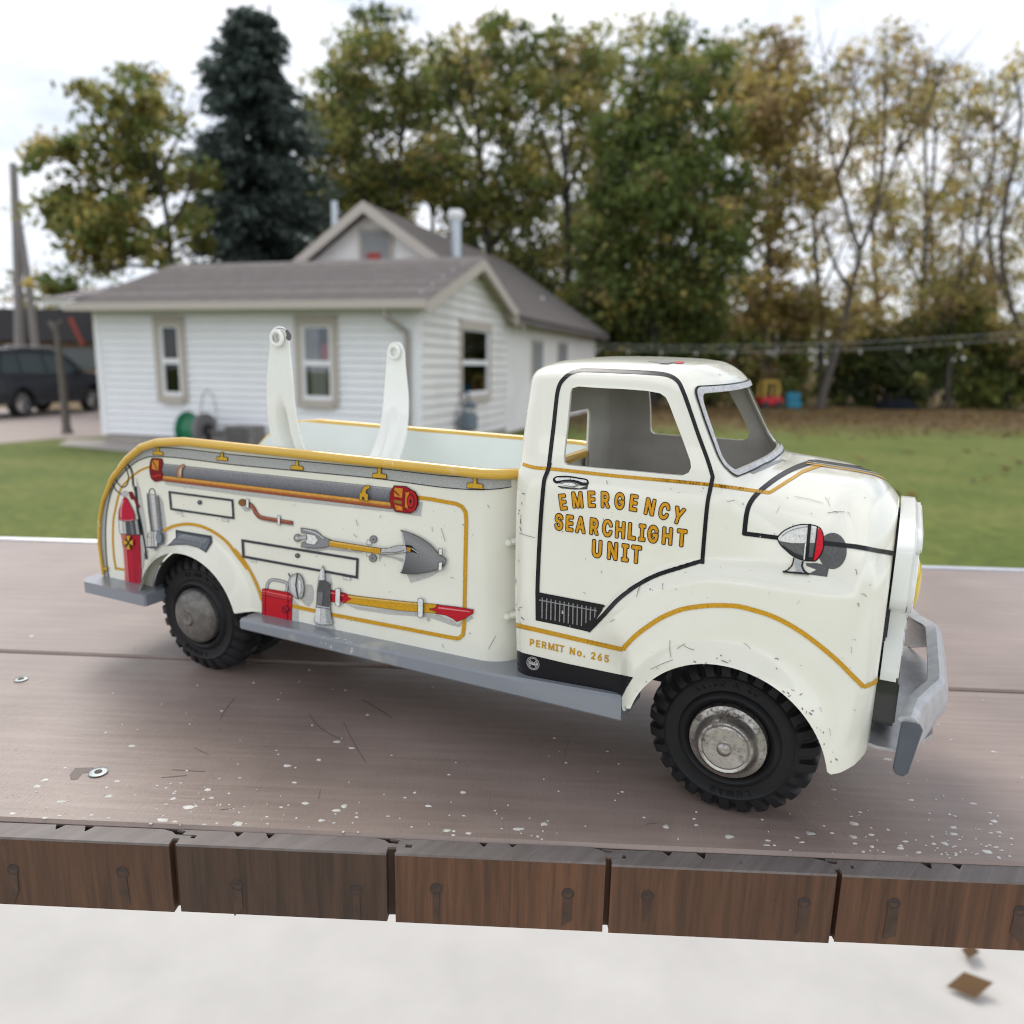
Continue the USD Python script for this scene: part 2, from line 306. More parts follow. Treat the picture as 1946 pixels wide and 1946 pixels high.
# -------- printed artwork: flat ink shapes wrapped on the tin
BLK, GOLD, INKGREY = (.006,.006,.007), (.50,.265,.018), (.2,.2,.2)
RED, DRED, ORA, WHT = (.42,.008,.018), (.16,.006,.008), (.55,.24,.03), (.66,.67,.64)
def ink(name, layers, parent, place, size=None, base=.004, step=.0016, label=None, kind=None):
    V, F, Cc, n = [], [], [], 0
    for i, (g, col) in enumerate(layers):
        v, f = tri2d(g, size)
        if not len(v): continue
        p = place(v, base + step*i)
        if callable(col): cc = col(v)
        else: cc = np.repeat(np.array([col], float), len(v), 0)
        V.append(p); F.append(f+n); Cc.append(cc); n += len(v)
    mesh = tm(np.vstack(V), np.vstack(F))
    # faces look outwards, towards the camera side
    c = mesh.vertices[mesh.faces].mean(1); flip = ((EYE_R-c)*np.cross(mesh.vertices[mesh.faces[:,1]]-mesh.vertices[mesh.faces[:,0]], mesh.vertices[mesh.faces[:,2]]-mesh.vertices[mesh.faces[:,0]])).sum(1) < 0
    mesh.faces[flip] = mesh.faces[flip][:, ::-1]
    return obj(name, mesh, 'ink', parent, ink=np.vstack(Cc), scale=K, label=label, kind=kind)
def curve(pts, n=None, closed=False):
    pts = np.asarray(pts, float); n = n or 8*len(pts)
    s = np.r_[0, np.cumsum(np.hypot(*np.diff(pts, axis=0).T))]
    return np.c_[PC(s, pts[:,0])(np.linspace(0, s[-1], n)), PC(s, pts[:,1])(np.linspace(0, s[-1], n))]
def line(pts, w, cap='flat', smoothed=True, join='mitre'):
    return LineString(curve(pts) if smoothed else pts).buffer(w/2, cap_style=cap, join_style=join)
P_ = Polygon
ED = .85                                       # black keylines round the drawings, in photograph pixels
def outlined(poly, col, w=ED, edge=BLK): return [(poly.buffer(w), edge), (poly, col)]
def grad(y0, y1, ramp):
    """a colour that runs across the drawing (printed shading): ramp over the signed distance from a line"""
    def f(v):
        (xa, ya), (xb, yb) = y0; d = np.array([xb-xa, yb-ya]); nrm = np.array([-d[1], d[0]])/np.hypot(*d)
        t = ((v-np.array([xa,ya]))@nrm)/y1; k = np.array([r[0] for r in ramp]); cc = np.array([r[1] for r in ramp], float)
        return np.stack([np.interp(t, k, cc[:,j]) for j in range(3)], 1)
    return f
# cab artwork
belt = CABY([(140,779),(230,803),(303,808),(400,818),(700,851),(1000,878),(1280,905),(1580,946),(1650,955)])
up = LineString(CABY([(1650,955),(1760,885),(1850,828),(1945,792),(1980,780)]))
ink('belt_line', [(line(belt, 6.6), GOLD), (up.buffer(2.9, cap_style='flat'), GOLD)], cab, on_cab, 4)
door_up = CABY([(298,812),(318,640),(330,540),(345,400),(352,345),(368,290),(405,245),(450,216),(505,206),(600,208),(700,212),(900,221),(1000,230),(1050,245),(1090,275),(1125,345),(1160,440),(1215,600),(1280,780),(1303,860)])
door_lo = CABY([(1303,855),(1288,930),(1272,1010),(1255,1180),(1238,1390)])
fend = CABZ([(1465,690),(1330,732),(1150,790),(1000,868),(880,958),(765,1080),(660,1186)])
left = CABZ([(392,-2),(378,50),(352,120),(340,230),(322,480),(307,800),(303,925)])
ink('door_line', [(line(door_up, 7.6), BLK), (line(door_lo, 7.8), BLK), (line(fend, 8.2), BLK), (line(left, 7.6), BLK), (LineString(CABZ([(300,918),(770,1008)])).buffer(2.6), BLK)], cab, on_cab, 4)
vent = P_(CABZ([(288,908),(325,918),(770,1008),(760,1040),(700,1130),(660,1190),(500,1152),(290,1110)]))
sl = []
for i in range(13):
    x = 338 + i*31.0; y = 952 + i*5.9
    sl.append(LineString(CABZ([(x, y), (x-3, y+140-max(0,i-9)*26)])).buffer(1.15))
sl.append(LineString(CABZ([(318,966),(720,1042)])).buffer(1.1))
ink('step_vent', [(vent, BLK), (unary_union(sl), (.2,.2,.2))], cab, on_cab, 5)
lo = CABZ([(100,1131),(210,1157),(330,1184),(600,1247),(905,1316)])
arc = CABZ([(905,1316),(960,1252),(1030,1190),(1100,1140),(1170,1095),(1250,1058),(1330,1030),(1400,1017),(1480,1008),(1550,1004),(1640,1005)]) + CABX([(120,969),(250,998),(330,1026),(400,1060),(470,1102),(540,1152),(600,1200),(650,1243),(700,1290),(740,1332),(775,1366),(803,1394)])
tip = CABX([(803,1394),(840,1380),(872,1360),(893,1330),(905,1298)])
ink('fender_line', [(line(lo, 8.6), GOLD), (line(arc, 8.8), GOLD), (line(tip, 7.5), GOLD)], cab, on_cab, 4)
ink('sill_band', [(P_(CABZ([(60,1275),(95,1292),(200,1339),(500,1412),(978,1512),(930,1590),(905,1640),(880,1690),(500,1600),(200,1520),(60,1460)])), BLK)], cab, on_cab, 5)
hl = CABX([(540,215),(480,233),(420,258),(355,295),(300,335),(255,373),(220,412),(198,455),(188,500),(182,550),(178,596)])
ink('hood_line', [(line(hl, 9.2), BLK), (LineString(CABX([(178,590),(360,613)])).buffer(4.2), BLK), (LineString(CABX([(590,640),(760,660),(955,695)])).buffer(4.3), BLK)], cab, on_cab, 4)
strip = lambda a, w: line(zz(1350,600,3.2416,a), w)
cs = [(600,893),(700,908),(820,926),(950,948),(1040,970),(1100,1000),(1150,1045),(1180,1095),(1194,1150)]
cowl = P_(zz(1260,670,6.9,[(1125,1572),(1185,1592),(1400,1498),(1500,1450),(1580,1418),(1625,1432),(1570,1395),(1480,1418),(1380,1462)]))
ink('hood_stripes', [(cowl, (.26,.26,.27)), (strip([(x+40,y-4) for x,y in cs[:6]]+[(1160,1042),(1188,1095),(1199,1150)], 1.6), BLK), (strip(cs, 1.8), BLK), (strip([(x-2,y+9) for x,y in cs], 1.6), (.3,.3,.3)), (strip([(x-8,y+20) for x,y in cs], 2.0), GOLD)], cab, on_cab, 4)
# signal lamp drawn on the hood side
body = P_(curve(CABX([(348,612),(370,585),(420,556),(480,541),(540,545),(578,562),(596,610),(597,660),(580,705),(545,738),(500,735),(440,715),(395,680),(362,645),(348,612)]), 80))
inner = body.buffer(-2.6)
sh = unary_union([P_(CABX([(640+75*math.cos(t), 682+95*math.sin(t)) for t in np.linspace(0, 6.28, 50)])), P_(CABX([(500,745),(560,745),(625,760),(612,818),(510,805),(556,780),(505,760)]))])
low = P_(CABX([(340,625),(430,640),(500,640),(560,640),(600,640),(600,760),(340,760)])).intersection(inner)
ped = unary_union([line(CABX([(438,716),(432,750),(412,778),(385,796)]), 2.6), line(CABX([(488,735),(482,760),(490,785),(515,806)]), 3.6), LineString(CABX([(384,795),(516,806)])).buffer(1.9)])
pf = P_(CABX([(440,718),(486,735),(482,760),(488,785),(502,802),(455,798),(446,760)]))
ink('signal_lamp_print', [(sh, (.085,.085,.085)), (body, BLK), (inner, (.64,.64,.60)), (low, (.10,.10,.10)), (line(CABX([(375,605),(430,572),(520,556)]), 1.8).intersection(inner), (.3,.3,.3)),
    (P_(CABX([(380,650),(440,690),(500,712),(560,715),(560,760),(380,760)])).intersection(inner), (.015,.015,.015)),
    (LineString(CABX([(500,645),(492,730)])).buffer(1.2).intersection(inner), WHT), (LineString(CABX([(521,540),(505,735)])).buffer(3.2).intersection(body), BLK),
    (P_(CABX([(568,555),(600,610),(600,670),(560,735),(540,740),(552,640)])).intersection(inner), (.55,.005,.02)), (line(CABX([(560,560),(552,640),(538,735)]), 2.8).intersection(body), BLK), (pf, (.34,.36,.36)), (ped, BLK)], cab, on_cab, 5)
ink('door_handle_print', [(P_(CABZ([(450,160),(530,172),(600,178),(655,160),(660,150),(655,185),(560,187),(470,178),(445,165)])), (.05,.05,.05)), (P_(curve(CABZ([(415,112),(440,95),(500,92),(600,105),(655,118),(664,140),(650,158),(610,156),(590,142),(540,132),(480,134),(440,142),(416,125),(415,112)]), 60)).buffer(.7), BLK),
    (P_(curve(CABZ([(428,112),(445,102),(520,103),(600,114),(650,125),(652,138),(620,136),(590,124),(520,116),(470,122),(440,126),(428,112)]), 60)), WHT), (P_(CABZ([(460,142),(480,132),(540,132),(590,146),(600,156),(560,172),(500,160)])), (.18,.18,.18)), (P_(CABZ([(470,150),(500,140),(550,142),(580,156),(550,163),(500,157)])), WHT)], cab, on_cab, 5)
def letters(spec, parent, name, col, edge=None, ew=.0115, size=.12, font_w=.67, grow=.020):
    """spec: (char, x, z, height, angle) on the door's plane; wrapped onto the cab's side"""
    lay = []
    for ch, x, z, h, a in spec:
        gph = glyph(ch, True); b = gph.bounds
        q = affinity.scale(gph, 1, 1/.985, origin=(0,0)); q = affinity.translate(q, -(b[0]+b[2])/2, 0)
        q = affinity.scale(q, font_w*h, h, origin=(0,0)).buffer(grow*h, join_style='mitre')
        q = affinity.translate(affinity.rotate(q, a, origin=(0,0)), x, z)
        if edge is not None: lay.append((q.buffer(ew*h/.17*.9, join_style='mitre'), edge))
        lay.append((q, col))
    def place(v, lift):
        return on_cab(to_px(np.c_[v[:,0], np.full(len(v), -.31), v[:,1]]), lift)
    edges = [l for i, l in enumerate(lay) if edge is not None and i % 2 == 0]; fills = [l for i, l in enumerate(lay) if edge is None or i % 2]
    L = ([(unary_union([e[0] for e in edges]), edge)] if edges else []) + [(unary_union([e[0] for e in fills]), col)]
    return ink(name, L, parent, place, size)
DK = (.03,.012,.006); LET = (.54,.26,.014)
em = [(-2.05,3.60,11),(-1.873,3.645,8),(-1.703,3.672,5),(-1.54,3.684,3),(-1.372,3.688,0),(-1.21,3.685,-3),(-1.025,3.662,-7),(-.866,3.635,-10),(-.708,3.603,-13)]
letters([(c, x, z, .165, a) for c, (x,z,a) in zip('EMERGENCY', em)], cab, 'emergency_lettering', LET, DK)
sx = [-2.108,-1.972,-1.834,-1.664,-1.503,-1.347,-1.207,-1.088,-.962,-.798,-.635]
letters([(c, x, 3.35, .172, 0) for c, x in zip('SEARCHLIGHT', sx)], cab, 'searchlight_lettering', LET, DK)
letters([(c, x, 3.083, .182, 0) for c, x in zip('UNIT', [-1.617,-1.427,-1.275,-1.142])], cab, 'unit_lettering', LET, DK)
pm = 'PERMIT No. 265'; pxs = np.linspace(-2.416, -1.435, 14); wd = dict(P=1., E=.9, R=1., M=1.25, I=.5, T=.95, N=1.1, o=1., **{'.': .5, ' ': .6, '2': .95, '6': 1., '5': 1.})
cw_ = np.cumsum([0]+[(wd[a]+wd[b])/2 for a, b in zip(pm, pm[1:])]); pxs = -2.416 + cw_/cw_[-1]*.981
letters([(c, x, 1.812-.012*i/13, .083, 0) for i, (c, x) in enumerate(zip(pm, pxs)) if c != ' '], cab, 'permit_lettering', (.50,.27,.02), grow=.025, font_w=.9)
rc = np.array(xz(CABZ([(273,1412)]), -.31)[0])
ring = Point(rc).buffer(.087).difference(Point(rc).buffer(.079)).union(Point(rc).buffer(.070).difference(Point(rc).buffer(.063)))
cross = unary_union([LineString([rc+.063*np.array([math.cos(a), math.sin(a)]), rc-.063*np.array([math.cos(a), math.sin(a)])]).buffer(.006) for a in (.75, 2.39)])
mar = affinity.translate(affinity.scale(glyph('MAR', True), .040, .042, origin=(0,0)), rc[0]-.052, rc[1]-.02)
def on_side(v, lift):
    o = np.c_[v[:,0], np.full(len(v), -4.), v[:,1]]; loc, ir, it = caster.intersects_location(o, np.tile([0,1.,0], (len(v),1)), multiple_hits=False); out = o.copy(); out[ir] = loc; out[:,1] -= lift; return out
ink('maker_roundel', [(ring.union(cross), (.4,.4,.4)), (mar.buffer(.008), BLK), (mar, (.6,.6,.6))], cab, lambda v, l: on_cab(to_px(np.c_[v[:,0], np.full(len(v), -.31), v[:,1]]), l), .1, base=.009)
# roof print and scratches
ink('roof_print', [(P_(zz(980,670,6.44,[(1610,108),(1760,100),(1900,112),(1932,130),(1850,150),(1800,140)])), (.25,.25,.25)), (P_(zz(1260,670,6.9,[(150,125),(215,118),(290,128),(250,150),(150,148)])), (.45,.06,.07)), (line(zz(1260,670,6.9,[(-40,150),(40,148),(110,140),(160,126)]), .8), BLK)], cab, on_cab, 4)
scr = []
for a, b, w in [((1190,1340),(1240,1300),.9),((615,485),(700,480),.9),((640,480),(665,484),1.2),((835,548),(925,556),.9),((600,405),(625,450),.6),((345,485),(362,450),.6),((715,480),(730,500),.7),((440,400),(590,435),.5),
                ((880,315),(920,325),.6),((762,780),(768,805),1.3),((770,955),(775,970),1.5),((790,905),(815,920),1.),((735,1180),(737,1215),.7),((570,1500),(580,1525),.7),((620,1610),(627,1650),.6),((745,1145),(760,1150),.6),
                ((175,1165),(210,1195),.8),((340,1245),(355,1250),1.6),((455,960),(470,940),.4),((930,1018),(945,1020),1.)]:
    s_ = CABX if a != (1190,1340) else CABZ
    if a == (1190,1340): a, b = (1105,1455), (1260,1388)
    scr.append(LineString(s_([a, ((a[0]+b[0])/2+3, (a[1]+b[1])/2-4), b])).buffer(w/2))
for a, b in [((1030,870),(1005,945)),((1190,852),(1192,890)),((1290,1310),(1345,1275)),((1340,1290),(1410,1320)),((1240,1250),(1245,1370)),((820,1120),(850,1100)),((180,492),(285,525)),((795,122),(800,148)),((1640,268),(1690,266))]:
    scr.append(LineString(CABZ([a, ((a[0]+b[0])/2-4, (a[1]+b[1])/2+2), b])).buffer(.45))
for _ in range(80):
    x, y = rng.choice([1560,1480,1640,1400,1290,1110]) + rng.normal(0, 40), rng.choice([1000,1010,1180,1340,960,740]) + rng.normal(0, 55)
    l, t = rng.exponential(1.5)+.5, rng.uniform(0, 3.14); scr.append(LineString([(x,y),(x+l*math.cos(t), y+l*math.sin(t))]).buffer(rng.uniform(.25,.6)))
scr = unary_union(scr)
if 1:
    keep = [g_ for g_ in polys(scr) if not P_(CABY([(390,300),(1170,300),(1170,850),(390,800)])).buffer(4).intersects(g_) and g_.centroid.x < 1660 and not (g_.centroid.y > 1250 and np.hypot(g_.centroid.x-1385, (g_.centroid.y-1410)) < 168)]
    pts = np.array([g_.centroid.coords[0] for g_ in keep]); d = rray(pts); d /= np.linalg.norm(d, axis=1, keepdims=True)
    ok = np.zeros(len(pts), bool); _, ir, _ = caster.intersects_location(np.repeat(EYE_R[None], len(d), 0), d, multiple_hits=False); ok[ir] = True
    ink('scratches', [(MultiPolygon([g_ for g_, o in zip(keep, ok) if o]), (.12,.11,.115))], cab, on_cab, 4, base=.012, kind='stuff')
ch = []
for _ in range(28):
    a = math.radians(rng.choice([rng.uniform(10,60), rng.uniform(60,165)])); r = 1.145 + rng.exponential(.045); x, z = r*math.cos(a), 1+r*math.sin(a)*1.005; l, t = rng.exponential(.016)+.006, a+math.pi/2+rng.normal(0,.6); ch.append(LineString([(x,z),(x+l*math.cos(t), z+l*math.sin(t))]).buffer(rng.uniform(.002,.006)))
for _ in range(14):
    x, z = rng.uniform(-2.72,-2.55), rng.uniform(1.9,4.0); ch.append(LineString([(x,z),(x+rng.normal(0,.02), z+rng.normal(0,.03))]).buffer(rng.uniform(.003,.007)))
ink('edge_chips', [(unary_union(ch), (.13,.115,.105))], cab, on_side, .1, base=.008, kind='stuff')
# windshield trim: a flat pressed band round the opening
_cut = P_([(-1,6),(-1,4.10),(-.2,4.095),(.0,4.105),(.8,4.158),(YC,4.168),(2.42,4.158),(3.22,4.105),(3.4,4.095),(5,4.10),(5,6)])
ring = P_(shield).buffer(.06).intersection(_cut).difference(P_(shield).buffer(-.002))
def on_shield(v, lift):
    o = np.c_[np.full(len(v), .42), v]; loc, ir, it = caster.intersects_location(o, np.tile([-1.,0,0], (len(v),1)), multiple_hits=False); out = o.copy(); out[ir] = loc
    nn = np.zeros_like(out); nn[ir] = cab_out.face_normals[it]; return out + nn*lift
v, f = tri2d(ring, .06)
tr = tm(on_shield(v, .02), f)
if (tr.face_normals[:,0] < 0).mean() > .5: tr.faces = tr.faces[:, ::-1]
obj('windshield_trim', tr, 'silver_print', cab, scale=K, smooth=40)
ink('windshield_trim_line', [(P_(shield).buffer(.078).intersection(affinity.translate(_cut, 0, -.012)).difference(P_(shield).buffer(.058).intersection(_cut)), BLK)], cab, on_shield, .06, base=.012)
# -------- cargo bed
XB0, XB1, RB, ZR, W_ = -10.86, -2.86, .48, 3.86, 3.22
prof_px = [(197,1092),(189,1030),(190,985),(197,950),(215,908),(243,872),(270,850),(300,841)]
pr = xz(prof_px, 0.); pr[:,1] = np.minimum(pr[:,1], ZR)
side = np.vstack([[[-10.80,1.16]], pr, [[-9.0,ZR],[-2.0,ZR],[-2.0,1.30],[-4,1.285],[-7,1.265],[-7.4,1.265]], [( -8.58+1.13*math.cos(t), 1.0+1.13*math.sin(t)) for t in np.linspace(math.radians(15), math.radians(165), 30)], [[-9.68,1.2]]])
def plan(off):
    x1 = XB1-off; r = max(RB-off, .05); y0, y1 = .02+off, W_-.02-off
    a = np.linspace(0, np.pi/2, 14)
    return [(-12, y0), (x1-r, y0)] + [(x1-r+r*math.sin(t), y0+r-r*math.cos(t)) for t in a] + [(x1-r+r*math.cos(t), y1-r+r*math.sin(t)) for t in a] + [(-12, y1)]
bed_s = solid(prism(side, -1, 5, 1)) ^ solid(prism(plan(0), 0, 6, 2))
bed_i = solid(prism([(x-.5 if x < -11 else x, y) for x, y in plan(.03)], 1.75, 6, 2))
bed_u = solid(prism([(x-.5 if x < -11 else x, y) for x, y in plan(.03)], 0., 1.70, 2))
bed = obj('cargo_bed', bed_s - bed_i - bed_u, 'cream_enamel', truck, smooth=25, scale=K)
obj('bed_lining', (solid(prism(side, -1, 5, 1)) ^ solid(prism([(x-.3 if x<-11 else x, y) for x,y in plan(.033)], 1.752, 6, 2))) - solid(prism([(x-.6 if x<-11 else x, y) for x,y in plan(.045)], 1.765, 6.1, 2)), 'pale_blue_enamel', bed, smooth=25, scale=K)
def rail_path(y0, y1):
    xs = pr[:,0]; zs = pr[:,1]; a = [(x, y0, z) for x, z in zip(xs, zs)] + [(x, y0, ZR) for x in (-8.6,-7.5,-6.5,-5.5,-4.5,-3.9,-3.5)]
    x1, r = XB1+.03, RB+.03; s = 1 if y1 > y0 else -1
    a += [(x1-r+r*math.sin(t), y0+s*(r-r*math.cos(t)), ZR) for t in np.linspace(.05, np.pi/2, 9)]; return a
n_ = rail_path(-.01, W_+.01); f_ = rail_path(W_+.01, -.01)[::-1]
path = np.array(n_ + [(XB1+.03, y, ZR) for y in (.9,1.3,YC,1.9,2.3)] + f_)
keep = np.r_[True, np.linalg.norm(np.diff(path, axis=0), axis=1) > .02]; path = path[keep]
rad = np.interp(path[:,2], [1.2,2.6,3.3,3.8], [.024,.030,.052,.070])
obj('bed_rail', tube(path, rad, 14), 'gold_enamel', bed, smooth=True, scale=K)
# rear wheel arch: a flared lip pressed out of the side
def fender(y0, s):
    th = np.radians(np.linspace(-2, 182, 60)); t = np.linspace(0, 1, 14); V = []
    for a in th:
        for u in t:
            r = 1.10 + u*.34; out = .26*(1-u)**2.2 + .0
            if u == 0: out += 0
            x, z = -8.58 + r*math.cos(a)*1.0, 1.0 + r*math.sin(a)*1.0
            V.append((x, y0 - s*(out + .004), max(z, 1.30 if x > -8.58 else 1.18)))
    f = grid_faces(len(th), len(t)); g1 = tm(V, f)
    inn = g1.vertices.copy(); inn[:,1] += s*.02
    g2 = tm(inn, f[:, ::-1])
    # close the lip
    L = [i*len(t) for i in range(len(th))]; k = len(V); F = []
    for a, b in zip(L, L[1:]): F += [(a, b, k+b), (a, k+b, k+a)]
    q = tm(np.vstack([V, inn]), np.vstack([f, f[:, ::-1]+k, F])); q.fix_normals(); return q
obj('rear_fender', fender(.02, 1), 'cream_enamel', bed, smooth=40, scale=K); obj('rear_fender', fender(W_-.02, -1), 'cream_enamel', bed, smooth=40, scale=K)

def on_bed(px, lift=0.):
    """photograph pixels onto the bed's near side, its rounded front corner and the flared arch"""
    d = rray(px); P = None; y = np.full(len(d), .02)
    for _ in range(6):
        P = EYE_R + d*((y-EYE_R[1])/d[:,1])[:,None]
        u = np.clip((P[:,0]-(XB1-RB))/RB, 0, .97); yc = .02 + RB*(1-np.sqrt(1-u*u))
        r = np.hypot(P[:,0]+8.58, P[:,2]-1.0); t = np.clip((r-1.10)/.34, 0, 1); yf = .02 - .26*(1-t)**2.2 - .004*(t<1)
        y = .5*y + .5*np.where(r < 1.44, yf, yc)
    P = EYE_R + d*((y-EYE_R[1])/d[:,1])[:,None]; P[:,1] -= lift; return P
ZA = lambda p: zz(270, 860, 3.5127, p)
ZC = lambda p: zz(400, 950, 3.22, p)
ZD = lambda p: zz(180, 860, 7.154, p)
ZE = lambda p: zz(150, 800, 3.865, p)
# grey band under the rail
up_ = [(199.6,1103),(191.2,1027.7),(191.5,990),(196,958),(205,924),(222,893),(240,873),(266,855.5),(295,850),(450,864.5),(700,888),(917.4,907.5),(950,905),(972,900)]
lo_ = [(208.6,1103),(201,1006.8),(203,978),(210,942.3),(218.3,921.6),(243.2,890.6),(265.9,874),(290.8,867.4),(450,883.6),(700,907.5),(913.8,930.4),(950,928.5),(972,925)]
uc, lc = curve(up_, 90), curve(lo_, 90)
band = P_(np.vstack([uc, lc[::-1]]))
lay = [(band, (.36,.37,.36)), (LineString(uc).buffer(.8), BLK), (LineString(lc).buffer(.8), BLK)]
for bx, by, s in [(301,856,.85),(423,866,.9),(565.5,882.5,1.),(722.5,897,1.15),(904,915,1.3)]:
    q = P_([(bx-2.2*s,by-7*s),(bx+2.2*s,by-7*s),(bx+2.4*s,by+2.5*s),(bx+11*s,by+4.2*s),(bx+11.5*s,by+10.5*s),(bx-11.5*s,by+8.5*s),(bx-11*s,by+2.4*s),(bx-2.4*s,by+2*s)])
    lay += outlined(q, (.55,.33,.03), 1.0)
for q in (ZD([(180,455),(240,470),(225,500),(205,550),(195,500)]), ZD([(120,1555),(185,1550),(190,1600),(130,1590)])): lay += outlined(P_(q), (.5,.3,.03), .6)
ink('rail_band_print', lay, bed, on_bed, 14)
# gold border line
gl = LineString(curve(ZD([(290,1572),(262,1400),(248,1150),(252,950),(285,760),(330,570),(370,470),(450,380),(540,300),(640,232),(770,190)]), 80)).buffer(1.9)
gb = LineString(ZD([(288,1574),(410,1592)])).buffer(2.2)
gr = line(ZA([(1835,298),(1932,311)]) + ZC([(1440,12),(1500,22),(1540,40),(1562,75),(1566,120),(1560,400),(1556,640),(1552,780),(1545,825),(1520,847),(1480,843),(1200,788),(760,704),(500,648)]), 7.2, smoothed=False, join='round')
ga = LineString(curve(ZA([(150,522),(220,488),(300,476),(380,487),(450,514),(560,590),(640,690),(700,770)]) + ZC([(150,305),(200,365),(250,445),(290,530),(318,610)]), 90)).buffer(2.7)
ink('border_line', [(gl, GOLD), (gb, GOLD), (gr, GOLD), (ga, GOLD)], bed, on_bed, 14)
# suction hose
hs = P_(ZA([(135,150),(160,215),(700,290),(1100,335),(1680,398),(1860,425),(1875,330),(1660,330)]))
tube_g = grad((ZA([(140,75)])[0], ZA([(1675,240)])[0]), 25/1.0, [(0,(.36,.36,.37)),(.12,(.22,.22,.235)),(.5,(.16,.165,.18)),(1,(.08,.08,.09))])
rod_g = grad((ZA([(135,152)])[0], ZA([(1660,335)])[0]), 10., [(0,(.6,.3,.06)),(.4,(.55,.27,.05)),(.6,(.32,.10,.035)),(1,(.25,.06,.025))])
hose = P_(ZA([(120,73),(1680,240),(1672,340),(120,155)])); rod = P_(ZA([(125,152),(1668,334),(1668,375),(125,186)]))
cl = P_(curve(ZA([(70,38),(135,42),(141,80),(132,120),(142,150),(135,180),(95,192),(62,160),(55,110),(60,60),(70,38)]), 60))
cr_ = P_(ZA([(1690,220),(1770,226),(1795,243),(1830,262),(1848,300),(1848,340),(1832,378),(1795,402),(1700,390),(1672,355),(1662,320),(1665,265)]))
hub_ = P_(ZA([(1803+42*math.cos(t), 322+72*math.sin(t)) for t in np.linspace(0,6.28,40)]))
ink('suction_hose_print', [(hs, (.42,.42,.40))] + [(hose.buffer(.7), BLK), (hose, tube_g), (rod.buffer(.6), (.08,.03,.02)), (rod, rod_g)] + outlined(cl, DRED, .8) + [(P_(ZA([(72,48),(118,52),(112,120),(70,108)])), (.52,.2,.03)), (LineString(ZA([(75,50),(105,110)])).buffer(.8), BLK), (LineString(ZA([(72,160),(130,150)])).buffer(1.6), (.4,.02,.02)),
    ] + outlined(P_(ZA([(243,165),(240,120),(262,85),(285,78),(290,92),(270,110),(272,165)])), (.42,.2,.1), .7) + [(P_(ZA([(258,150),(258,115),(275,95),(265,150)])), (.6,.5,.42))]
    + outlined(cr_, (.24,.006,.012), 1.) + [(P_(ZA([(1692,232),(1748,238),(1742,300),(1690,290)])), (.5,.2,.02)), (P_(ZA([(1688,312),(1742,322),(1742,345),(1692,332)])), (.22,.14,.02)), (P_(ZA([(1695,345),(1745,358),(1748,385),(1705,380)])), (.5,.2,.02)),
    (LineString(ZA([(1688,250),(1722,282)])).buffer(1.1), DRED), (hub_.buffer(1.), (.08,.0,.0)), (hub_, (.33,.01,.015)), (P_(ZA([(1770,262),(1792,262),(1782,370),(1765,360)])), (.5,.2,.02)), (affinity.scale(hub_, .62, .68), (.12,.0,.005)), (affinity.scale(hub_, .5, .55), (.36,.02,.02)), (affinity.scale(hub_, .16, .2), (.03,0,0))]
    + outlined(P_(ZA([(1464,312),(1466,268),(1480,262),(1488,235),(1512,214),(1532,218),(1528,235),(1508,245),(1505,270),(1520,275),(1520,320),(1502,318),(1492,290),(1482,292),(1480,315)])), (.5,.27,.02), .9), bed, on_bed, 22)
# compartment doors
def door(o, t, knob, hinges, kr):
    o = P_(o); fr = o.difference(o.buffer(-t, join_style='mitre')); l = [(h, WHT) for h in hinges]
    l = [x for h in hinges for x in outlined(P_(h), (.6,.61,.56), .5, (.08,.08,.08))]
    return l + [(fr, (.04,.045,.05)), (Point(knob).buffer(kr), (.05,.05,.05)), (Point(knob[0]-.5, knob[1]-.5).buffer(kr*.4), (.2,.2,.2))]
ink('upper_compartment_print', door(ZA([(178,255),(612,312),(620,445),(190,382)]), 4.0, ZA([(388,332)])[0], [ZA([(228,394),(272,399),(270,410),(230,406)]), ZA([(535,440),(580,446),(578,460),(537,454)])], 4.4), bed, on_bed, 20)
ink('lower_compartment_print', door(ZC([(190,238),(910,356),(905,482),(197,352)]), 4.8, ZC([(535,340)])[0], [ZC([(240,362),(285,370),(283,383),(243,376)]), ZC([(812,468),(860,476),(857,490),(815,484)])], 4.6), bed, on_bed, 20)
# crowbar
bar = line(ZA([(728,348),(748,372),(770,412),(790,428),(880,447),(1000,467)]), 6.0, cap='round')
ink('crowbar_print', [(affinity.translate(bar, 1.5, 4), (.42,.42,.40)), (affinity.translate(P_(ZA([(650,345),(720,350),(715,382),(680,385)])), 2, 2), (.42,.42,.4))] + outlined(P_(ZA([(672+25*math.cos(t), 333+22*math.sin(t)) for t in np.linspace(0,6.2,24)])), (.2,.09,.03), .7) + outlined(P_(ZA([(690,322),(730,335),(730,352),(690,348)])), (.14,.07,.03), .5)
    + outlined(bar, (.25,.07,.04), .7) + [(line(ZA([(735,350),(770,405),(790,420),(880,440),(990,460)]), 1.4), (.42,.16,.10))] + outlined(P_(ZA([(702,310),(718,312),(716,370),(701,366)])), WHT, .7) + outlined(P_(ZA([(912,420),(927,422),(926,482),(912,478)])), WHT, .7), bed, on_bed, 20)
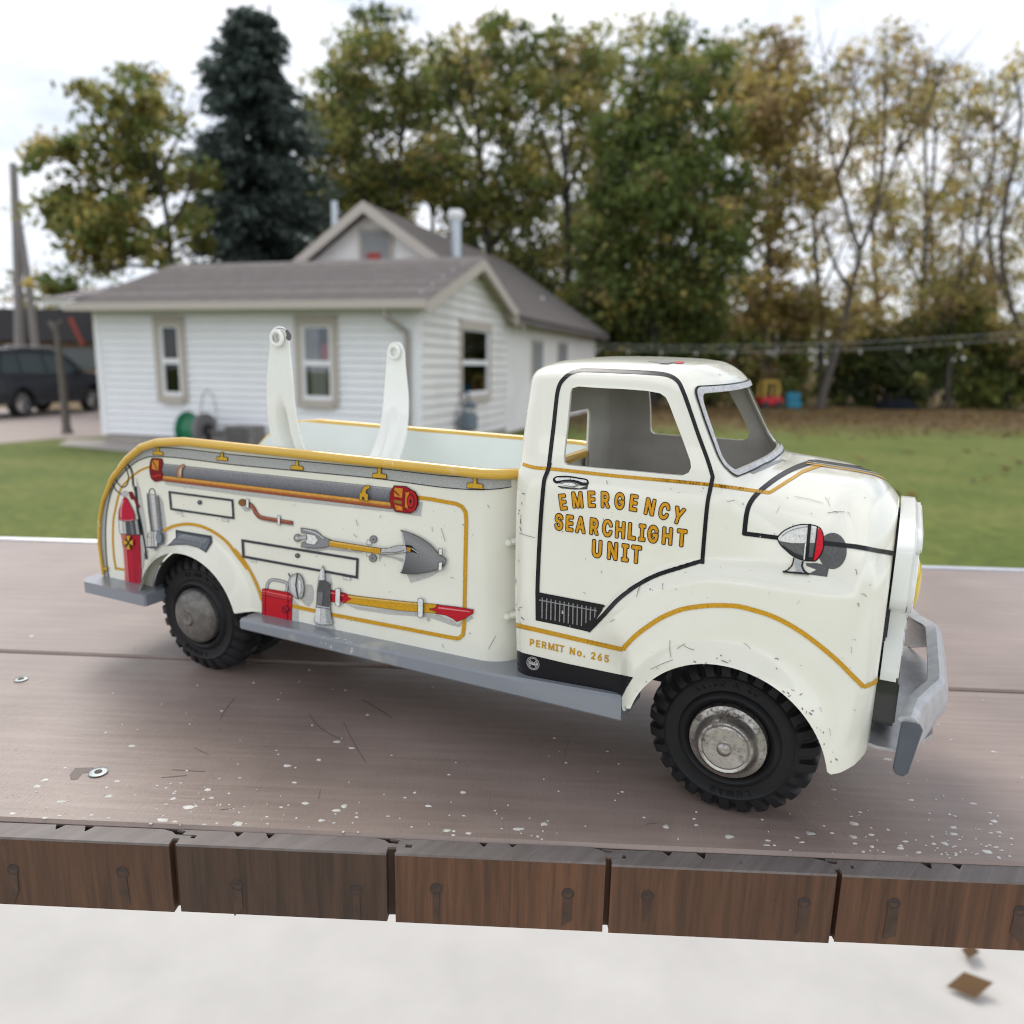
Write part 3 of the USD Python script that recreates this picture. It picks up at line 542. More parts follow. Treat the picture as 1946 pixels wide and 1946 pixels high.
# shovel
grip = P_(ZC([(560,170),(650,186),(690,222),(745,245),(745,277),(695,288),(650,292),(562,286),(565,262),(600,250),(605,205),(563,198)])); hole = P_(ZC([(598,206),(645,215),(665,245),(642,272),(592,262)]))
blade = P_(curve(ZC([(1175,182),(1260,212),(1350,268),(1405,328),(1450,366),(1432,402),(1380,424),(1320,438),(1250,448),(1172,440),(1194,380),(1200,310),(1190,240),(1175,182)]), 120))
bg_ = grad((ZC([(1180,180)])[0], ZC([(1440,350)])[0]), 70., [(-.2,(.12,.12,.12)),(.1,(.22,.22,.22)),(.5,(.14,.14,.145)),(1,(.05,.05,.05))])
shaft = P_(ZC([(742,243),(1055,293),(1052,325),(740,277)])); fer = P_(curve(ZC([(1055,294),(1100,292),(1150,278),(1205,276),(1212,312),(1160,320),(1120,328),(1055,326),(1055,294)]), 60))
shd = unary_union([P_(ZC([(1200,448),(1300,440),(1420,425),(1360,465),(1290,490),(1225,507)])), P_(ZC([(1030,335),(1060,335),(1190,360),(1188,385),(1100,352),(1050,345),(1035,380)])), P_(ZC([(580,285),(700,288),(930,318),(930,326),(720,305),(640,318),(590,312)]))])
nuts = [x for c_ in ((1000,240),(998,355)) for x in outlined(Point(ZC([c_])[0]).buffer(6.6), (.22,.22,.22), .8) + [(Point(ZC([c_])[0]).buffer(1.3), BLK)]]
sq = [x for q in ([(962,245),(988,250),(984,275),(958,270)],[(962,318),(990,322),(984,346),(958,340)]) for x in outlined(P_(ZC(q)), WHT, .8)]
ink('shovel_print', [(shd, (.42,.42,.4))] + sq + nuts + outlined(grip, (.22,.22,.23), .9) + [(hole.buffer(.8), BLK), (hole, WHT), (line(ZC([(575,180),(650,200),(700,235)]), 2.2), (.5,.5,.5))] + outlined(P_(ZC([(540+21*math.cos(t), 230+22*math.sin(t)) for t in np.linspace(0,6.2,24)])), (.22,.22,.23), .8) + [(Point(ZC([(538,230)])[0]).buffer(3), (.5,.5,.5))] + outlined(P_(ZC([(545,222),(595,215),(598,235),(550,240)])), (.4,.4,.4), .6)
    + outlined(blade, bg_, .9) + [(line(ZC([(1178,190),(1196,260),(1200,330),(1190,390),(1174,438)]), 2.0), (.5,.5,.5)), (P_(ZC([(1205,270),(1240,275),(1290,325),(1240,315),(1205,312)])), BLK), (line(ZC([(1242,292),(1282,320)]), 1.3), (.5,.5,.5))] + outlined(P_(ZC([(1207,284),(1238,288),(1234,313),(1207,310)])), (.42,.2,.02), .7)
    + outlined(fer, (.42,.42,.42), .9) + [(line(ZC([(1060,318),(1120,318),(1200,302)]), 2.), (.15,.15,.15))] + outlined(shaft, (.5,.26,.015), .9) + [(P_(ZC([(745,247),(1000,288),(1000,294),(745,255)])), (.62,.42,.12))] + outlined(P_(ZC([(1414,290),(1432,296),(1430,330),(1412,326)])), WHT, .9) + outlined(P_(ZC([(1414,378),(1432,374),(1430,422),(1410,426)])), WHT, .9), bed, on_bed, 20)
# petrol can with a lantern
lamp = P_(curve(ZC([(485,505),(500,465),(540,448),(565,470),(578,525),(572,580),(545,602),(515,585),(490,545),(485,505)]), 60))
can = P_(ZC([(320,545),(340,542),(480,566),(502,585),(496,752),(320,722)]))
ink('fuel_can_print', [(P_(ZC([(590,515),(622,520),(634,560),(628,620),(605,652),(575,640),(555,610),(575,560)])), (.42,.42,.4)), (P_(ZC([(502,600),(540,640),(538,760),(500,752)])), (.42,.42,.4)), (line(ZC([(346,545),(358,500),(380,488),(450,500),(472,515),(464,562)]), 5.6), (.05,.05,.05)), (line(ZC([(346,545),(358,500),(380,488),(450,500),(472,515),(464,562)]), 3.6), (.42,.42,.42))]
    + outlined(can, RED, .9, (.06,0,.004)) + [(LineString(ZC([(324,556),(495,592)])).buffer(1.2), (.6,.12,.12)), (LineString(ZC([(324,578),(492,612)])).buffer(.5), (.08,0,.01)), (LineString(ZC([(322,572),(492,606)])).buffer(.6), (.55,.1,.1)), (LineString(ZC([(342,545),(338,726)])).buffer(.5), (.08,0,.01)), (LineString(ZC([(480,570),(474,748)])).buffer(.6), (.08,0,.01)), (Point(ZC([(466,667)])[0]).buffer(7.), (.10,0,.01)), (Point(ZC([(466,665)])[0]).buffer(5.2), (.3,.01,.02)), (LineString(ZC([(450,655),(482,680)])).buffer(.8), (.08,0,0))]
    + outlined(lamp, (.38,.38,.38), 1.0) + [(P_(ZC([(500,480),(530,462),(528,585),(500,545)])), (.55,.55,.55)), (LineString(ZC([(540,450),(530,520),(545,598)])).buffer(1.3), (.03,.03,.03)), (P_(ZC([(548,480),(562,500),(560,560),(548,585)])), (.62,.62,.6)), (LineString(ZC([(488,448),(494,462)])).buffer(1.4), (.05,.05,.05))], bed, on_bed, 20)
# axe
head = P_(curve(ZC([(694,402),(704,440),(706,490),(738,512),(740,600),(738,652),(744,700),(754,756),(700,760),(642,742),(652,690),(656,640),(660,560),(670,480),(694,402)]), 120)); dark = P_(ZC([(672,488),(706,488),(738,512),(740,600),(736,655),(656,640),(660,560)]))
hnd = P_(ZC([(842,578),(900,588),(1000,600),(1200,622),(1400,640),(1400,692),(1300,686),(1150,672),(1000,652),(836,628)]))
ahs = P_(ZC([(830,640),(1000,664),(1200,685),(1400,705),(1480,735),(1510,760),(1600,710),(1612,722),(1520,778),(1470,765),(1350,722),(1342,742),(1325,740),(1325,716),(1100,700),(900,670)]))
ink('axe_print', [(ahs, (.42,.42,.4)), (P_(ZC([(700,430),(730,450),(745,500),(745,520),(700,490)])), (.45,.45,.43)), (P_(ZC([(640,745),(752,765),(770,800),(660,785)])), (.42,.42,.4))] + outlined(P_(ZC([(740,550),(830,572),(868,604),(815,632),(738,620)])), RED, .9) + outlined(hnd, (.52,.28,.015), .9) + [(P_(ZC([(842,578),(868,604),(815,632),(800,620)])), RED), (P_(ZC([(845,586),(1280,632),(1280,640),(850,594)])), (.62,.42,.12)), (P_(ZC([(740,560),(820,580),(820,588),(740,570)])), (.6,.15,.15))]
    + outlined(P_(ZC([(1390,640),(1500,652),(1612,670),(1608,692),(1560,722),(1510,742),(1488,722),(1440,700),(1380,692),(1400,684),(1345,666),(1382,660)])), RED, .9) + [(P_(ZC([(1400,652),(1590,678),(1592,684),(1400,662)])), (.6,.2,.2))]
    + outlined(head, (.5,.5,.5), .9) + [(dark, (.075,.075,.08)), (P_(ZC([(676,440),(692,408),(696,485),(672,486)])), (.62,.62,.6)), (LineString(ZC([(652,650),(740,664)])).buffer(.6), BLK), (P_(ZC([(655,655),(682,660),(680,745),(646,738)])), (.62,.62,.6)), (P_(ZC([(712,662),(736,666),(748,752),(720,752)])), (.3,.3,.3)), (P_(ZC([(662,560),(700,560),(690,640),(658,636)])), (.15,.15,.155))]
    + [x for q in ([(778,545),(790,538),(802,545),(798,640),(788,644),(776,636)],[(1282,605),(1296,600),(1308,608),(1306,706),(1294,714),(1282,704)]) for x in outlined(P_(ZC(q)).buffer(1).buffer(-.5), WHT, 1.)], bed, on_bed, 20)
# extinguisher, its hose and the pump beside it
ebody = P_(ZD([(368,1095),(620,1108),(636,1400),(642,1600),(628,1842),(425,1800),(408,1400)])); cone = P_(curve(ZD([(415,606),(375,700),(345,800),(340,895),(430,925),(548,912),(556,860),(520,760),(480,680),(440,612),(415,606)]), 80))
bandx = P_(ZD([(345,905),(440,935),(555,922),(610,900),(640,1110),(500,1112),(362,1092)]))
sym = lambda s: P_(np.vstack([ZD([(482+s*(62*math.cos(a)*(1 if k%2 else .55)), 1218+s*(92*math.sin(a)*(1 if k%2 else .55)))]) for k, a in enumerate(np.linspace(0.39, 6.28+.39-.39, 16))]))
cross_ = unary_union([P_(ZD([(482+dx*q[0]*62-dy*q[1]*62, 1218+dy*q[0]*92+dx*q[1]*92) for q in ((.12,-.08),(1,-.42),(1,.42),(.12,.08))])) for dx, dy in ((1,0),(0,1),(-1,0),(0,-1))])
loops = unary_union([line(ZD([(390,135),(300,230),(285,340),(330,430),(385,472),(440,440),(462,340),(430,220),(370,165),(300,200),(255,300),(250,400),(280,490),(340,550),(420,596)]), 2.0), line(ZD([(330,180),(390,140),(450,160),(505,230),(525,320),(530,420),(570,520),(580,620)]), 2.0), line(ZD([(440,165),(490,240),(508,330),(515,430),(545,520)]), 1.1)])
ho = line(ZD([(560,460),(572,600),(585,760),(615,900),(645,1050),(670,1200),(690,1320),(708,1450)]), 5.0)
ink('extinguisher_print', [(P_(ZD([(560,330),(620,500),(690,900),(730,1200),(735,1460),(690,1420),(640,1000),(590,640)])), (.43,.43,.41)), (loops, BLK), (P_(ZD([(350,540),(420,515),(470,540),(450,590),(390,600)])), (.42,.42,.42)), (ho, (.02,.025,.027)), (P_(ZD([(610,1110),(655,1120),(690,1330),(668,1560),(640,1590),(636,1400)])), (.38,.38,.36)),
    (P_(ZD([(470,530),(520,530),(545,590),(575,640),(628,738),(600,750),(560,700),(540,640),(505,640),(480,590)])), (.12,.006,.01))] + outlined(ebody, (.38,.006,.025), .5, (.08,0,.005)) + [(P_(ZD([(500,1105),(618,1108),(640,1600),(626,1842),(560,1828),(530,1500)])), (.30,.004,.02)), (P_(ZD([(382,1100),(402,1100),(450,1800),(432,1798)])), (.62,.22,.2)), (P_(ZD([(412,1100),(428,1100),(480,1808),(465,1806)])), (.6,.2,.19))]
    + outlined(cone, (.40,.006,.03), .6, (.08,0,.005)) + [(line(ZD([(405,650),(375,770),(372,880)]), 2.6), (.6,.25,.25)), (line(ZD([(350,895),(440,922),(546,908)]), 1.2), (.6,.3,.3))] + outlined(bandx, (.05,.055,.06), .7) + [(P_(ZD([(350,912),(395,925),(410,1096),(365,1092)])), (.6,.6,.57)), (P_(ZD([(402,928),(440,936),(452,1102),(418,1098)])), (.45,.45,.43)), (P_(ZD([(500,930),(530,926),(560,1112),(525,1112)])), (.14,.14,.15)), (P_(ZD([(570,920),(600,905),(632,1105),(600,1110)])), (.3,.3,.3))]
    + [(cross_.buffer(1.0), (.09,.03,.01)), (cross_, (.5,.3,.02)), (LineString(ZD([(452,1172),(515,1266)])).buffer(1.2), BLK), (LineString(ZD([(512,1172),(455,1268)])).buffer(1.2), BLK)], bed, on_bed, 14)
pb = P_(ZD([(716,556),(790,570),(872,582),(900,820),(922,1062),(770,1062),(735,800)])); pl = P_(ZD([(776,1066),(872,1066),(876,1268),(782,1268)]))
tex = [(LineString(ZD([(832+i*5.3, 600+i*33),(876+i*4, 612+i*33)])).buffer(.9), (.06,.06,.065)) for i in range(14)]
ink('hand_pump_print', [(P_(ZD([(890,600),(930,660),(975,1000),(985,1120),(930,1240),(900,900)])), (.42,.42,.41)), (line(ZD([(742,560),(752,508),(778,488),(812,508),(828,575)]), 1.5), BLK), (line(ZD([(752,1100),(725,1105),(722,1150),(770,1155)]), 1.1), BLK)] + outlined(pb, (.5,.5,.48), .6) + [(P_(ZD([(718,560),(745,565),(800,1060),(772,1060),(736,800)])), (.10,.11,.12)), (P_(ZD([(748,566),(768,570),(822,1060),(804,1060)])), (.3,.3,.3)), (P_(ZD([(826,578),(872,584),(918,1060),(862,1062)])), (.3,.3,.3))] + tex
    + outlined(pl, (.55,.55,.52), .6) + [(LineString(ZD([(800,1068),(806,1268)])).buffer(.5), BLK), (LineString(ZD([(828,1068),(836,1268)])).buffer(.9), (.2,.2,.2)), (P_(ZD([(925+42*math.cos(t), 1160+95*math.sin(t)) for t in np.linspace(0,6.28,40)])), (.03,.04,.045)), (P_(ZD([(902+40*math.cos(t), 1142+82*math.sin(t)) for t in np.linspace(0,6.28,40)])), (.17,.185,.22)), (P_(ZD([(736,1272),(900,1265),(905,1280),(860,1300),(740,1290)])), (.05,.055,.06)), (P_(ZD([(740,1290),(850,1300),(830,1325),(745,1310)])), (.55,.55,.52))], bed, on_bed, 12)
vt = P_(ZE([(714,798),(978,842),(984,890),(938,966),(880,930),(800,908),(720,908),(648,918),(690,880),(716,855)]))
ink('fender_vent_print', [(vt, (.035,.042,.048)), (P_(ZE([(730,820),(960,858),(968,880),(935,955),(880,925),(800,902),(725,900),(665,908),(700,885),(728,860)])), (.12,.13,.15))] + [(line(ZE([(735+i*21, 862+i*4.4-abs(i-4)*1), (760+i*19, 842+i*4.2), (785+i*18.2, 832+i*3.9)]), 1.0), (.42,.43,.44)) for i in range(10)] + [(LineString(ZE([(700+i*22, 902+abs(i-3)*4),(726+i*21, 872+i*3)])).buffer(.5), (.3,.3,.32)) for i in range(10)], bed, on_bed, 5, base=.012)
nk = []
for _ in range(70):
    x, y = rng.uniform(290, 905), 0; y = rng.uniform(900, 1210) + (x-600)*.09; l, t = rng.exponential(1.3)+.4, rng.uniform(0,3.14); nk.append(LineString([(x,y),(x+l*math.cos(t),y+l*math.sin(t))]).buffer(rng.uniform(.2,.55)))
for a, b in [((1420,880),(1432,900)),((1360,165),(1362,190)),((1705,910),(1750,830)),((1415,170),(1440,250)),((880,210),(900,225)),((895,120),(905,155)),((1700,30),(1710,45)),((1045,95),(1040,108)),((1475,470),(1490,478))]: nk.append(LineString(ZC([a,b])).buffer(.45))
nk = [g_ for g_ in polys(unary_union(nk)) if g_.centroid.y < 1075 or g_.centroid.x > 520]
ink('scratches', [(MultiPolygon(nk), (.15,.14,.14))], bed, on_bed, None, base=.02, kind='stuff')
# rivet tabs on the bed's front wall
for z in (2.93, 1.92): obj('rivet', cat(tube([(XB1-.12,.13,z+.03),(XB1-.02,.2,z+.06),(XB1+.12,.30,z+.12)], .05, 8), trimesh.creation.icosphere(2, .056).apply_translation((XB1-.12,.125,z+.03))), 'cream_enamel', bed, scale=K)

# -------- chassis, running boards, step
def taper_board(y0, y1):
    xs = [(-7.36,1.07,1.255),(-2.94,1.055,1.305),(-1.23,1.05,1.385)]; b = .035; V = []
    for x, z0, z1 in xs: V += [(x,y0+b,z0),(x,y1,z0),(x,y1,z1),(x,y0+b,z1),(x,y0,z1-b),(x,y0,z0+b)]
    n = 6; F = grid_faces(3, n, True).tolist(); F += [(0,k+1,k) for k in range(1,5)] + [(12,12+k,12+k+1) for k in range(1,5)]
    t = tm(V, F); t.fix_normals(); return t
obj('running_board', taper_board(-.29, .5), 'grey_enamel', truck, smooth=20, scale=K)
q = taper_board(-.29, .5); q.vertices[:,1] = W_-q.vertices[:,1]; q.faces = q.faces[:, ::-1]; obj('running_board', q, 'grey_enamel', truck, smooth=20, scale=K)
st = m3.Manifold.hull_points(np.array([(x,y,z) for x, y in ((-9.40,-.36),(-9.37,-.33),(-10.86,-.36),(-10.98,-.28),(-11.05,-.15),(-9.40,W_+.36),(-9.37,W_+.33),(-10.86,W_+.36),(-10.98,W_+.28),(-11.05,W_+.15)) for z in (1.115,1.31)] , np.float32))
obj('rear_step', st - m3.Manifold.cube((3,2.9,.4)).translate((-10.4,.2,.9)), 'grey_enamel', truck, smooth=25, scale=K)
obj('chassis', cat(box(-9.3,-.9,.75,2.47,1.2,1.38), box(-7.2,-1.2,.1,3.1,1.22,1.25), box(-9.0,-8.2,.5,2.7,.9,1.1)), 'underside', truck, scale=K)
for x in (0., -8.58): obj('wheel_well', prism([(x+1.08*math.cos(t), 1.02+1.06*math.sin(t)) for t in np.linspace(math.pi, 0, 30)], .10, W_-.10, 1) if x < -1 else box(-.9,.9,1.2,2.0,1.3,1.4), 'underside', truck, scale=K) if 0 else obj('axle', tube([(x,.02,1.),(x,W_-.02,1.)], .06, 12), 'hub_metal', truck, scale=K)

# dark arch liners over the rear wheels
for y0, y1 in ((.045, 1.30), (W_-1.30, W_-.045)):
    a_ = np.linspace(math.radians(8), math.radians(172), 30); o_ = [(-8.58+1.10*math.cos(t), 1.0+1.10*math.sin(t)) for t in a_]; i_ = [(-8.58+1.07*math.cos(t), 1.0+1.07*math.sin(t)) for t in a_[::-1]]
    obj('wheel_well', prism(np.array(o_+i_), y0, y1, 1), 'underside', truck, scale=K)
obj('wheel_well', box(-9.60,-7.55,1.30,1.34,1.18,2.05), 'underside', truck, scale=K); obj('wheel_well', box(-9.60,-7.55,W_-1.34,W_-1.30,1.18,2.05), 'underside', truck, scale=K)

# -------- wheels
def tyre(width, text=True):
    prof = [(.10,.40),(.03,.47),(-.015,.50),(-.035,.535),(-.015,.575),(.02,.60),(.022,.66),(.012,.72),(-.004,.748),(.004,.762),(.020,.772)]
    lugp = [(.022,.785),(.03,.83),(.055,.89),(.095,.955),(.135,.985),(.18,.998)]
    mid = [(y, 1.0) for y in np.linspace(.24, width-.24, 7)]
    back = [(width-y, r) for y, r in lugp[::-1]] + [(width-.02,.76),(width,.6),(width-.1,.40)]
    P = np.array(prof + lugp + mid + back); nl = 27; per = 12; n = nl*per; V = []
    for k in range(n):
        a = 2*np.pi*k/n; ph = (k % per)/per; p = P.copy()
        if k % per in (7, 8, 9, 10, 11): 
            g_ = np.clip((p[:,1]-.775)/.05, 0, 1)*(1 if k % per in (8,9,10) else .55); p[:,1] -= .042*g_*np.clip((p[:,1]-.775)/.2,0,1); sgn = np.where(p[:,0] < width/2, 1, -1); p[:,0] += sgn*.045*g_*(p[:,1] < .98)
        V.append(np.c_[p[:,1]*np.cos(a), p[:,0], p[:,1]*np.sin(a)])
    m_ = len(P); t = tm(np.vstack(V), grid_faces(n, m_)) ; F = t.faces.tolist(); l = (n-1)*m_
    for k in range(m_-1): F += [(l+k, l+k+1, k+1), (l+k, k+1, k)]
    t = tm(np.vstack(V), F)
    if t.volume < 0: t.faces = t.faces[:, ::-1]
    return t
def ring_text(s, r, a0, h, spread, y=.016):
    out = []
    for i, ch in enumerate(s):
        if ch == ' ': continue
        a = a0 - (i-(len(s)-1)/2)*spread
        t_ = meshkit.text_mesh(ch, h, .012); b = t_.bounds; v = t_.vertices - [(b[0][0]+b[1][0])/2, 0, 0]
        x = v[:,0]; up = v[:,1] + r
        t_.vertices = np.c_[x*math.sin(a) + up*math.cos(a), y - v[:,2], -x*math.cos(a) + up*math.sin(a)]; out.append(t_)
    return cat(out)
TY, TR = tyre(.72), tyre(.60)
cap = lathe([(.04,.02),(.04,.452),(-.035,.455),(-.06,.445),(-.075,.415),(-.085,.385),(-.11,.355),(-.17,.335),(-.215,.315),(-.228,.295),(-.222,.275),(-.214,.265),(-.222,.252),(-.228,.24),(-.232,.10),(-.238,.085),(-.262,.075),(-.278,.05),(-.284,.02),(-.284,.001)], 56)
cap_r = lathe([(.04,.02),(.04,.452),(-.035,.455),(-.06,.445),(-.09,.42),(-.135,.37),(-.175,.30),(-.195,.22),(-.20,.15),(-.198,.125),(-.205,.115),(-.235,.105),(-.245,.09),(-.242,.07),(-.235,.05),(-.235,.001)], 56)
for t_ in (cap, cap_r):
    if t_.volume < 0: t_.faces = t_.faces[:, ::-1]
def wheel(x, y, s, tyres, cap, text, turn=0.):
    w = thing('wheel', None, None, parent=truck); R_ = np.eye(4); R_[:3,:3] = rot('y', turn)
    def put(m_):
        m_ = m_.copy(); m_.apply_transform(R_)
        if s < 0: m_.vertices[:,1] *= -1; m_.faces = m_.faces[:, ::-1]
        m_.apply_translation((x, y, 1.)); return m_
    for off, t_ in tyres:
        t2 = t_.copy(); t2.vertices[:,1] += off; ty = obj('tyre', put(t2), 'rubber', w, smooth=28, scale=K)
        if text and off == 0:
            obj('raised_size_lettering', put(ring_text('11.00 X 20', .655, math.radians(97), .075, .115)), 'rubber', w, scale=K); obj('raised_maker_lettering', put(ring_text('LUMAR', .655, math.radians(-84), .075, .155)), 'rubber', w, scale=K)
    obj('hubcap', put(cap), 'hub_dark' if x < -1 else 'hub_metal', w, smooth=35, scale=K)
wheel(0, 0, 1, [(0, TY)], cap, True); wheel(0, W_, -1, [(0, TY)], cap, False)
wheel(-8.58, 0, 1, [(0, TR), (.68, TR)], cap_r, True, .3); wheel(-8.58, W_, -1, [(0, TR), (.68, TR)], cap_r, False)

# -------- grille, lamps, bumper
def front_plate(x0, x1, ze, b):
    """a plate across the nose, its side edges given as (z, y of the near edge)"""
    z = np.array([e[0] for e in ze]); y = np.array([e[1] for e in ze]); zi = np.linspace(z[0], z[-1], 60); yi = PC(z, y)(zi)
    pl = P_(np.vstack([np.c_[yi, zi], np.c_[2*YC-yi, zi][::-1]])); pm_ = pl.buffer(-b)
    a = solid(prism(np.array(pl.exterior.coords)[:-1], x0, x1-b*.6, 0)); big = max(polys(pm_), key=lambda p: p.area)
    return a + solid(prism(np.array(big.exterior.coords)[:-1], x0+.01, x1, 0))
gr_ = obj('grille', front_plate(1.50, 1.68, [(2.02,.20),(2.30,.26),(2.55,.42),(2.74,.40),(2.86,.20),(2.98,.150),(3.46,.155),(3.54,.20),(3.665,.95)], .035), 'white_enamel', truck, smooth=25, scale=K)
obj('grille_base', front_plate(1.44, 1.70, [(1.50,.22),(1.75,.21),(2.015,.22)], .03), 'black_enamel', gr_, scale=K)
obj('grille_panel', front_plate(1.66, 1.745, [(3.34,.62),(3.38,.50),(3.44,.46),(3.54,.55),(3.60,.80)], .03), 'white_enamel', gr_, scale=K)
for k in range(6): obj('grille_bar', bbox(1.66, 1.71, .78, W_-.78, 2.1+k*.15, 2.18+k*.15, .02), 'silver_print', gr_, scale=K)
for y in (.53, W_-.53):
    hb = lathe([(0,.315),(0,.335),(-.04,.33),(-.05,.315),(-.04,.30),(0,.295)], 40); ln = lathe([(0,.30),(-.03,.295),(-.065,.26),(-.09,.19),(-.102,.09),(-.105,.001)], 40)
    for nm, q, mt in (('headlight_ring', hb, 'white_enamel'), ('headlight', ln, 'yellow_lens')):
        q = q.copy(); v = q.vertices.copy(); q.vertices = np.c_[1.675 - v[:,1], y + v[:,0], 3.06 + v[:,2]]
        if q.volume < 0: q.faces = q.faces[:, ::-1]
        obj(nm, q, mt, gr_, smooth=35, scale=K)
obj('nose_gap_shade', front_plate(1.36, 1.52, [(1.55,.30),(2.35,.33),(2.62,.38),(3.05,.27),(3.35,.34),(3.5,.75)], .02), 'underside', truck, scale=K)  # dark plate added as painted shadow in the crevice behind the grille
pth = np.array([(1.875,-.27),(1.93,.10),(2.05,.42),(2.10,.52),(2.14,.66),(2.15,.9),(2.15,YC),(2.15,W_-.9),(2.14,W_-.66),(2.10,W_-.52),(2.05,W_-.42),(1.93,W_-.10),(1.875,W_+.27)])
def bumper_bar():
    V = []; t = np.gradient(pth, axis=0); t /= np.linalg.norm(t, axis=1, keepdims=True); nrm = np.c_[t[:,1], -t[:,0]]
    sec = [(-.16,.0),(-.16,.03),(-.05,.075),(.0,.05),(.03,0.),(.035,-.30),(.0,-.52),(-.03,-.55),(-.10,-.54),(-.10,-.30),(-.09,-.06),(-.10,.0),(-.14,-.02)]
    for p, n__ in zip(pth, nrm):
        hk = np.interp(abs(p[1]-YC), [0, 1.0, 1.12, 1.9], [.50,.50,.54,1.02])
        sh = np.interp(abs(p[1]-YC), [1.1, 1.5, 1.88], [.06,.055,-.05]); zt_ = np.interp(abs(p[1]-YC), [.9, 1.1, 1.88], [1.90,1.895,1.80])
        for o, z in [(o_ + (sh*(z_/-.55) if z_ < -.1 else 0), z_*hk if z_ < -.1 else z_) for o_, z_ in sec]: V.append((p[0]+n__[0]*o, p[1]+n__[1]*o, zt_+z))
    n = len(sec); F = grid_faces(len(pth), n, True).tolist(); l = (len(pth)-1)*n; V = np.array(V)
    V = np.vstack([V, V[:n].mean(0), V[-n:].mean(0)]); F += [(len(V)-2, k, (k+1)%n) for k in range(n)] + [(len(V)-1, l+(k+1)%n, l+k) for k in range(n)]
    q = tm(V, F); q.fix_normals(); return q
bm = obj('front_bumper', bumper_bar(), 'bumper_metal', truck, smooth=40, scale=K)
obj('bumper_end', m3.Manifold.batch_hull([m3.Manifold.sphere(.022, 8).translate(q) for q in [(x_, -.30+.012*j_, z_) for j_ in (0,1) for x_, z_ in ((1.765,1.79),(1.90,1.80),(1.925,1.76),(1.85,1.27),(1.82,1.235),(1.77,1.24),(1.745,1.28))]]), 'grey_dark', bm, scale=K)
obj('bumper_tray', prism([(1.1,.15),(1.55,-.05),(1.85,-.02),(2.10,.55),(2.12,W_-.55),(1.85,W_+.02),(1.55,W_+.05),(1.1,W_-.15)], 1.33, 1.365, 2), 'bumper_metal', truck, scale=K)

# -------- searchlight yoke: a strap bent into a fork, standing in the bed
def arm(y_top, s, x, ztop, lean, bend):
    XM = [0,-.05,-.10,-.14,-.15,-.09,0,0] if s > 0 else [0,.03,.07,.10,.10,.06,0,0]
    ys = [(0,0),(.02,-.5),(.06,-1.0),(.16,-1.45),(.36,-1.9),(.72,-2.35),(1.02,-2.6),(1.2,-2.72)]
    c = spline([(x+lean*i/7+XM[i], y_top + s*dy*bend, ztop+dz) for i, (dy, dz) in enumerate(ys)], 40); w = np.interp(np.linspace(0,1,40), [0,.06,.2,.5,.75,1], [.175,.19,.25,.30,.30,.305])
    t = np.gradient(c, axis=0); t /= np.linalg.norm(t, axis=1, keepdims=True); V = []; u = np.linspace(-1, 1, 13)
    head = [(c[0] + np.array([0,0,.17*math.sin(a)]), .17*math.cos(a)) for a in np.radians([88,70,50,30,12])]
    for k, (p, hw) in enumerate(head + list(zip(c, w))):
        tt = t[max(0, k-5)]; nb = np.cross(tt, [1.,0,0]); nb /= np.linalg.norm(nb)
        if nb[1] < 0: nb = -nb
        rid = .16*float(smooth(np.array(k), 15, 21))
        for uu in u: V.append(p + np.array([1.,0,0])*hw*uu + nb*s*rid*math.exp(-(uu/.24)**2))
    n = len(u); f = grid_faces(len(V)//n, n); V = np.array(V); g1 = V; 
    nbv = tm(V, f).vertex_normals; V2 = V + nbv*.03; k = len(V); rows = len(V)//n; F = np.vstack([f[:, ::-1], f+k]).tolist()
    edge = [i for i in range(n)] + [i*n+n-1 for i in range(1, rows)] + [(rows-1)*n+i for i in range(n-2, -1, -1)] + [i*n for i in range(rows-2, 0, -1)]
    for a, b in zip(edge, edge[1:]+edge[:1]): F += [(a, b, k+b), (a, k+b, k+a)]
    q = tm(np.vstack([V, V2]), F); q.fix_normals()
    hole = solid(lathe([(-.3,.001),(-.3,.062),(.3,.062),(.3,.001)], 20).apply_translation((c[0][0], c[0][1], c[0][2])))
    boss = lathe([(0,.075),(-.03,.075),(-.04,.10),(-.03,.125),(0,.125)], 28); boss.apply_translation((c[0][0], c[0][1]-.035, c[0][2])); boss.fix_normals()
    return q, boss
yoke = thing('searchlight_yoke', None, None, parent=truck)
for y_, s_, x_, z_, ln_, bd_ in ((.42, 1, -6.97, 5.47, .05, 1.), (2.80, -1, -6.55, 5.25, -.10, 1.6)):
    q, bo = arm(y_, s_, x_, z_, ln_, bd_); a_ = obj('yoke_arm', q, 'white_enamel', yoke, smooth=35, scale=K); obj('pivot_boss', bo, 'white_enamel', yoke, smooth=40, scale=K)
obj('yoke_base', lathe([(0,.001),(0,.8),(.12,.75),(.9,.5),(1.0,.45),(1.0,.001)], 40, axis=1).apply_transform(trimesh.transformations.rotation_matrix(math.pi/2, (1,0,0))).apply_translation((-6.62,YC,1.77)), 'white_enamel', yoke, smooth=35, scale=K)
ZY = lambda p: zz(490, 600, 6.23, p)
def on_arm(px, lift): q = on(px, 1, .42-.045-lift); return q
arcs = [line(ZY([(205,330),(183,290),(178,240),(195,185),(235,152),(285,150),(330,175)]), 1.5), line(ZY([(250,300),(232,270),(226,240),(240,210),(270,200)]), 1.3)]
ink('paint_loss', [(P_(curve(ZY([(322,190),(345,162),(372,190),(398,240),(392,280),(372,296),(348,285),(332,262),(338,225),(322,190)]), 40)), (.11,.105,.10)), (unary_union(arcs), (.20,.20,.20))], yoke, on_arm, None)
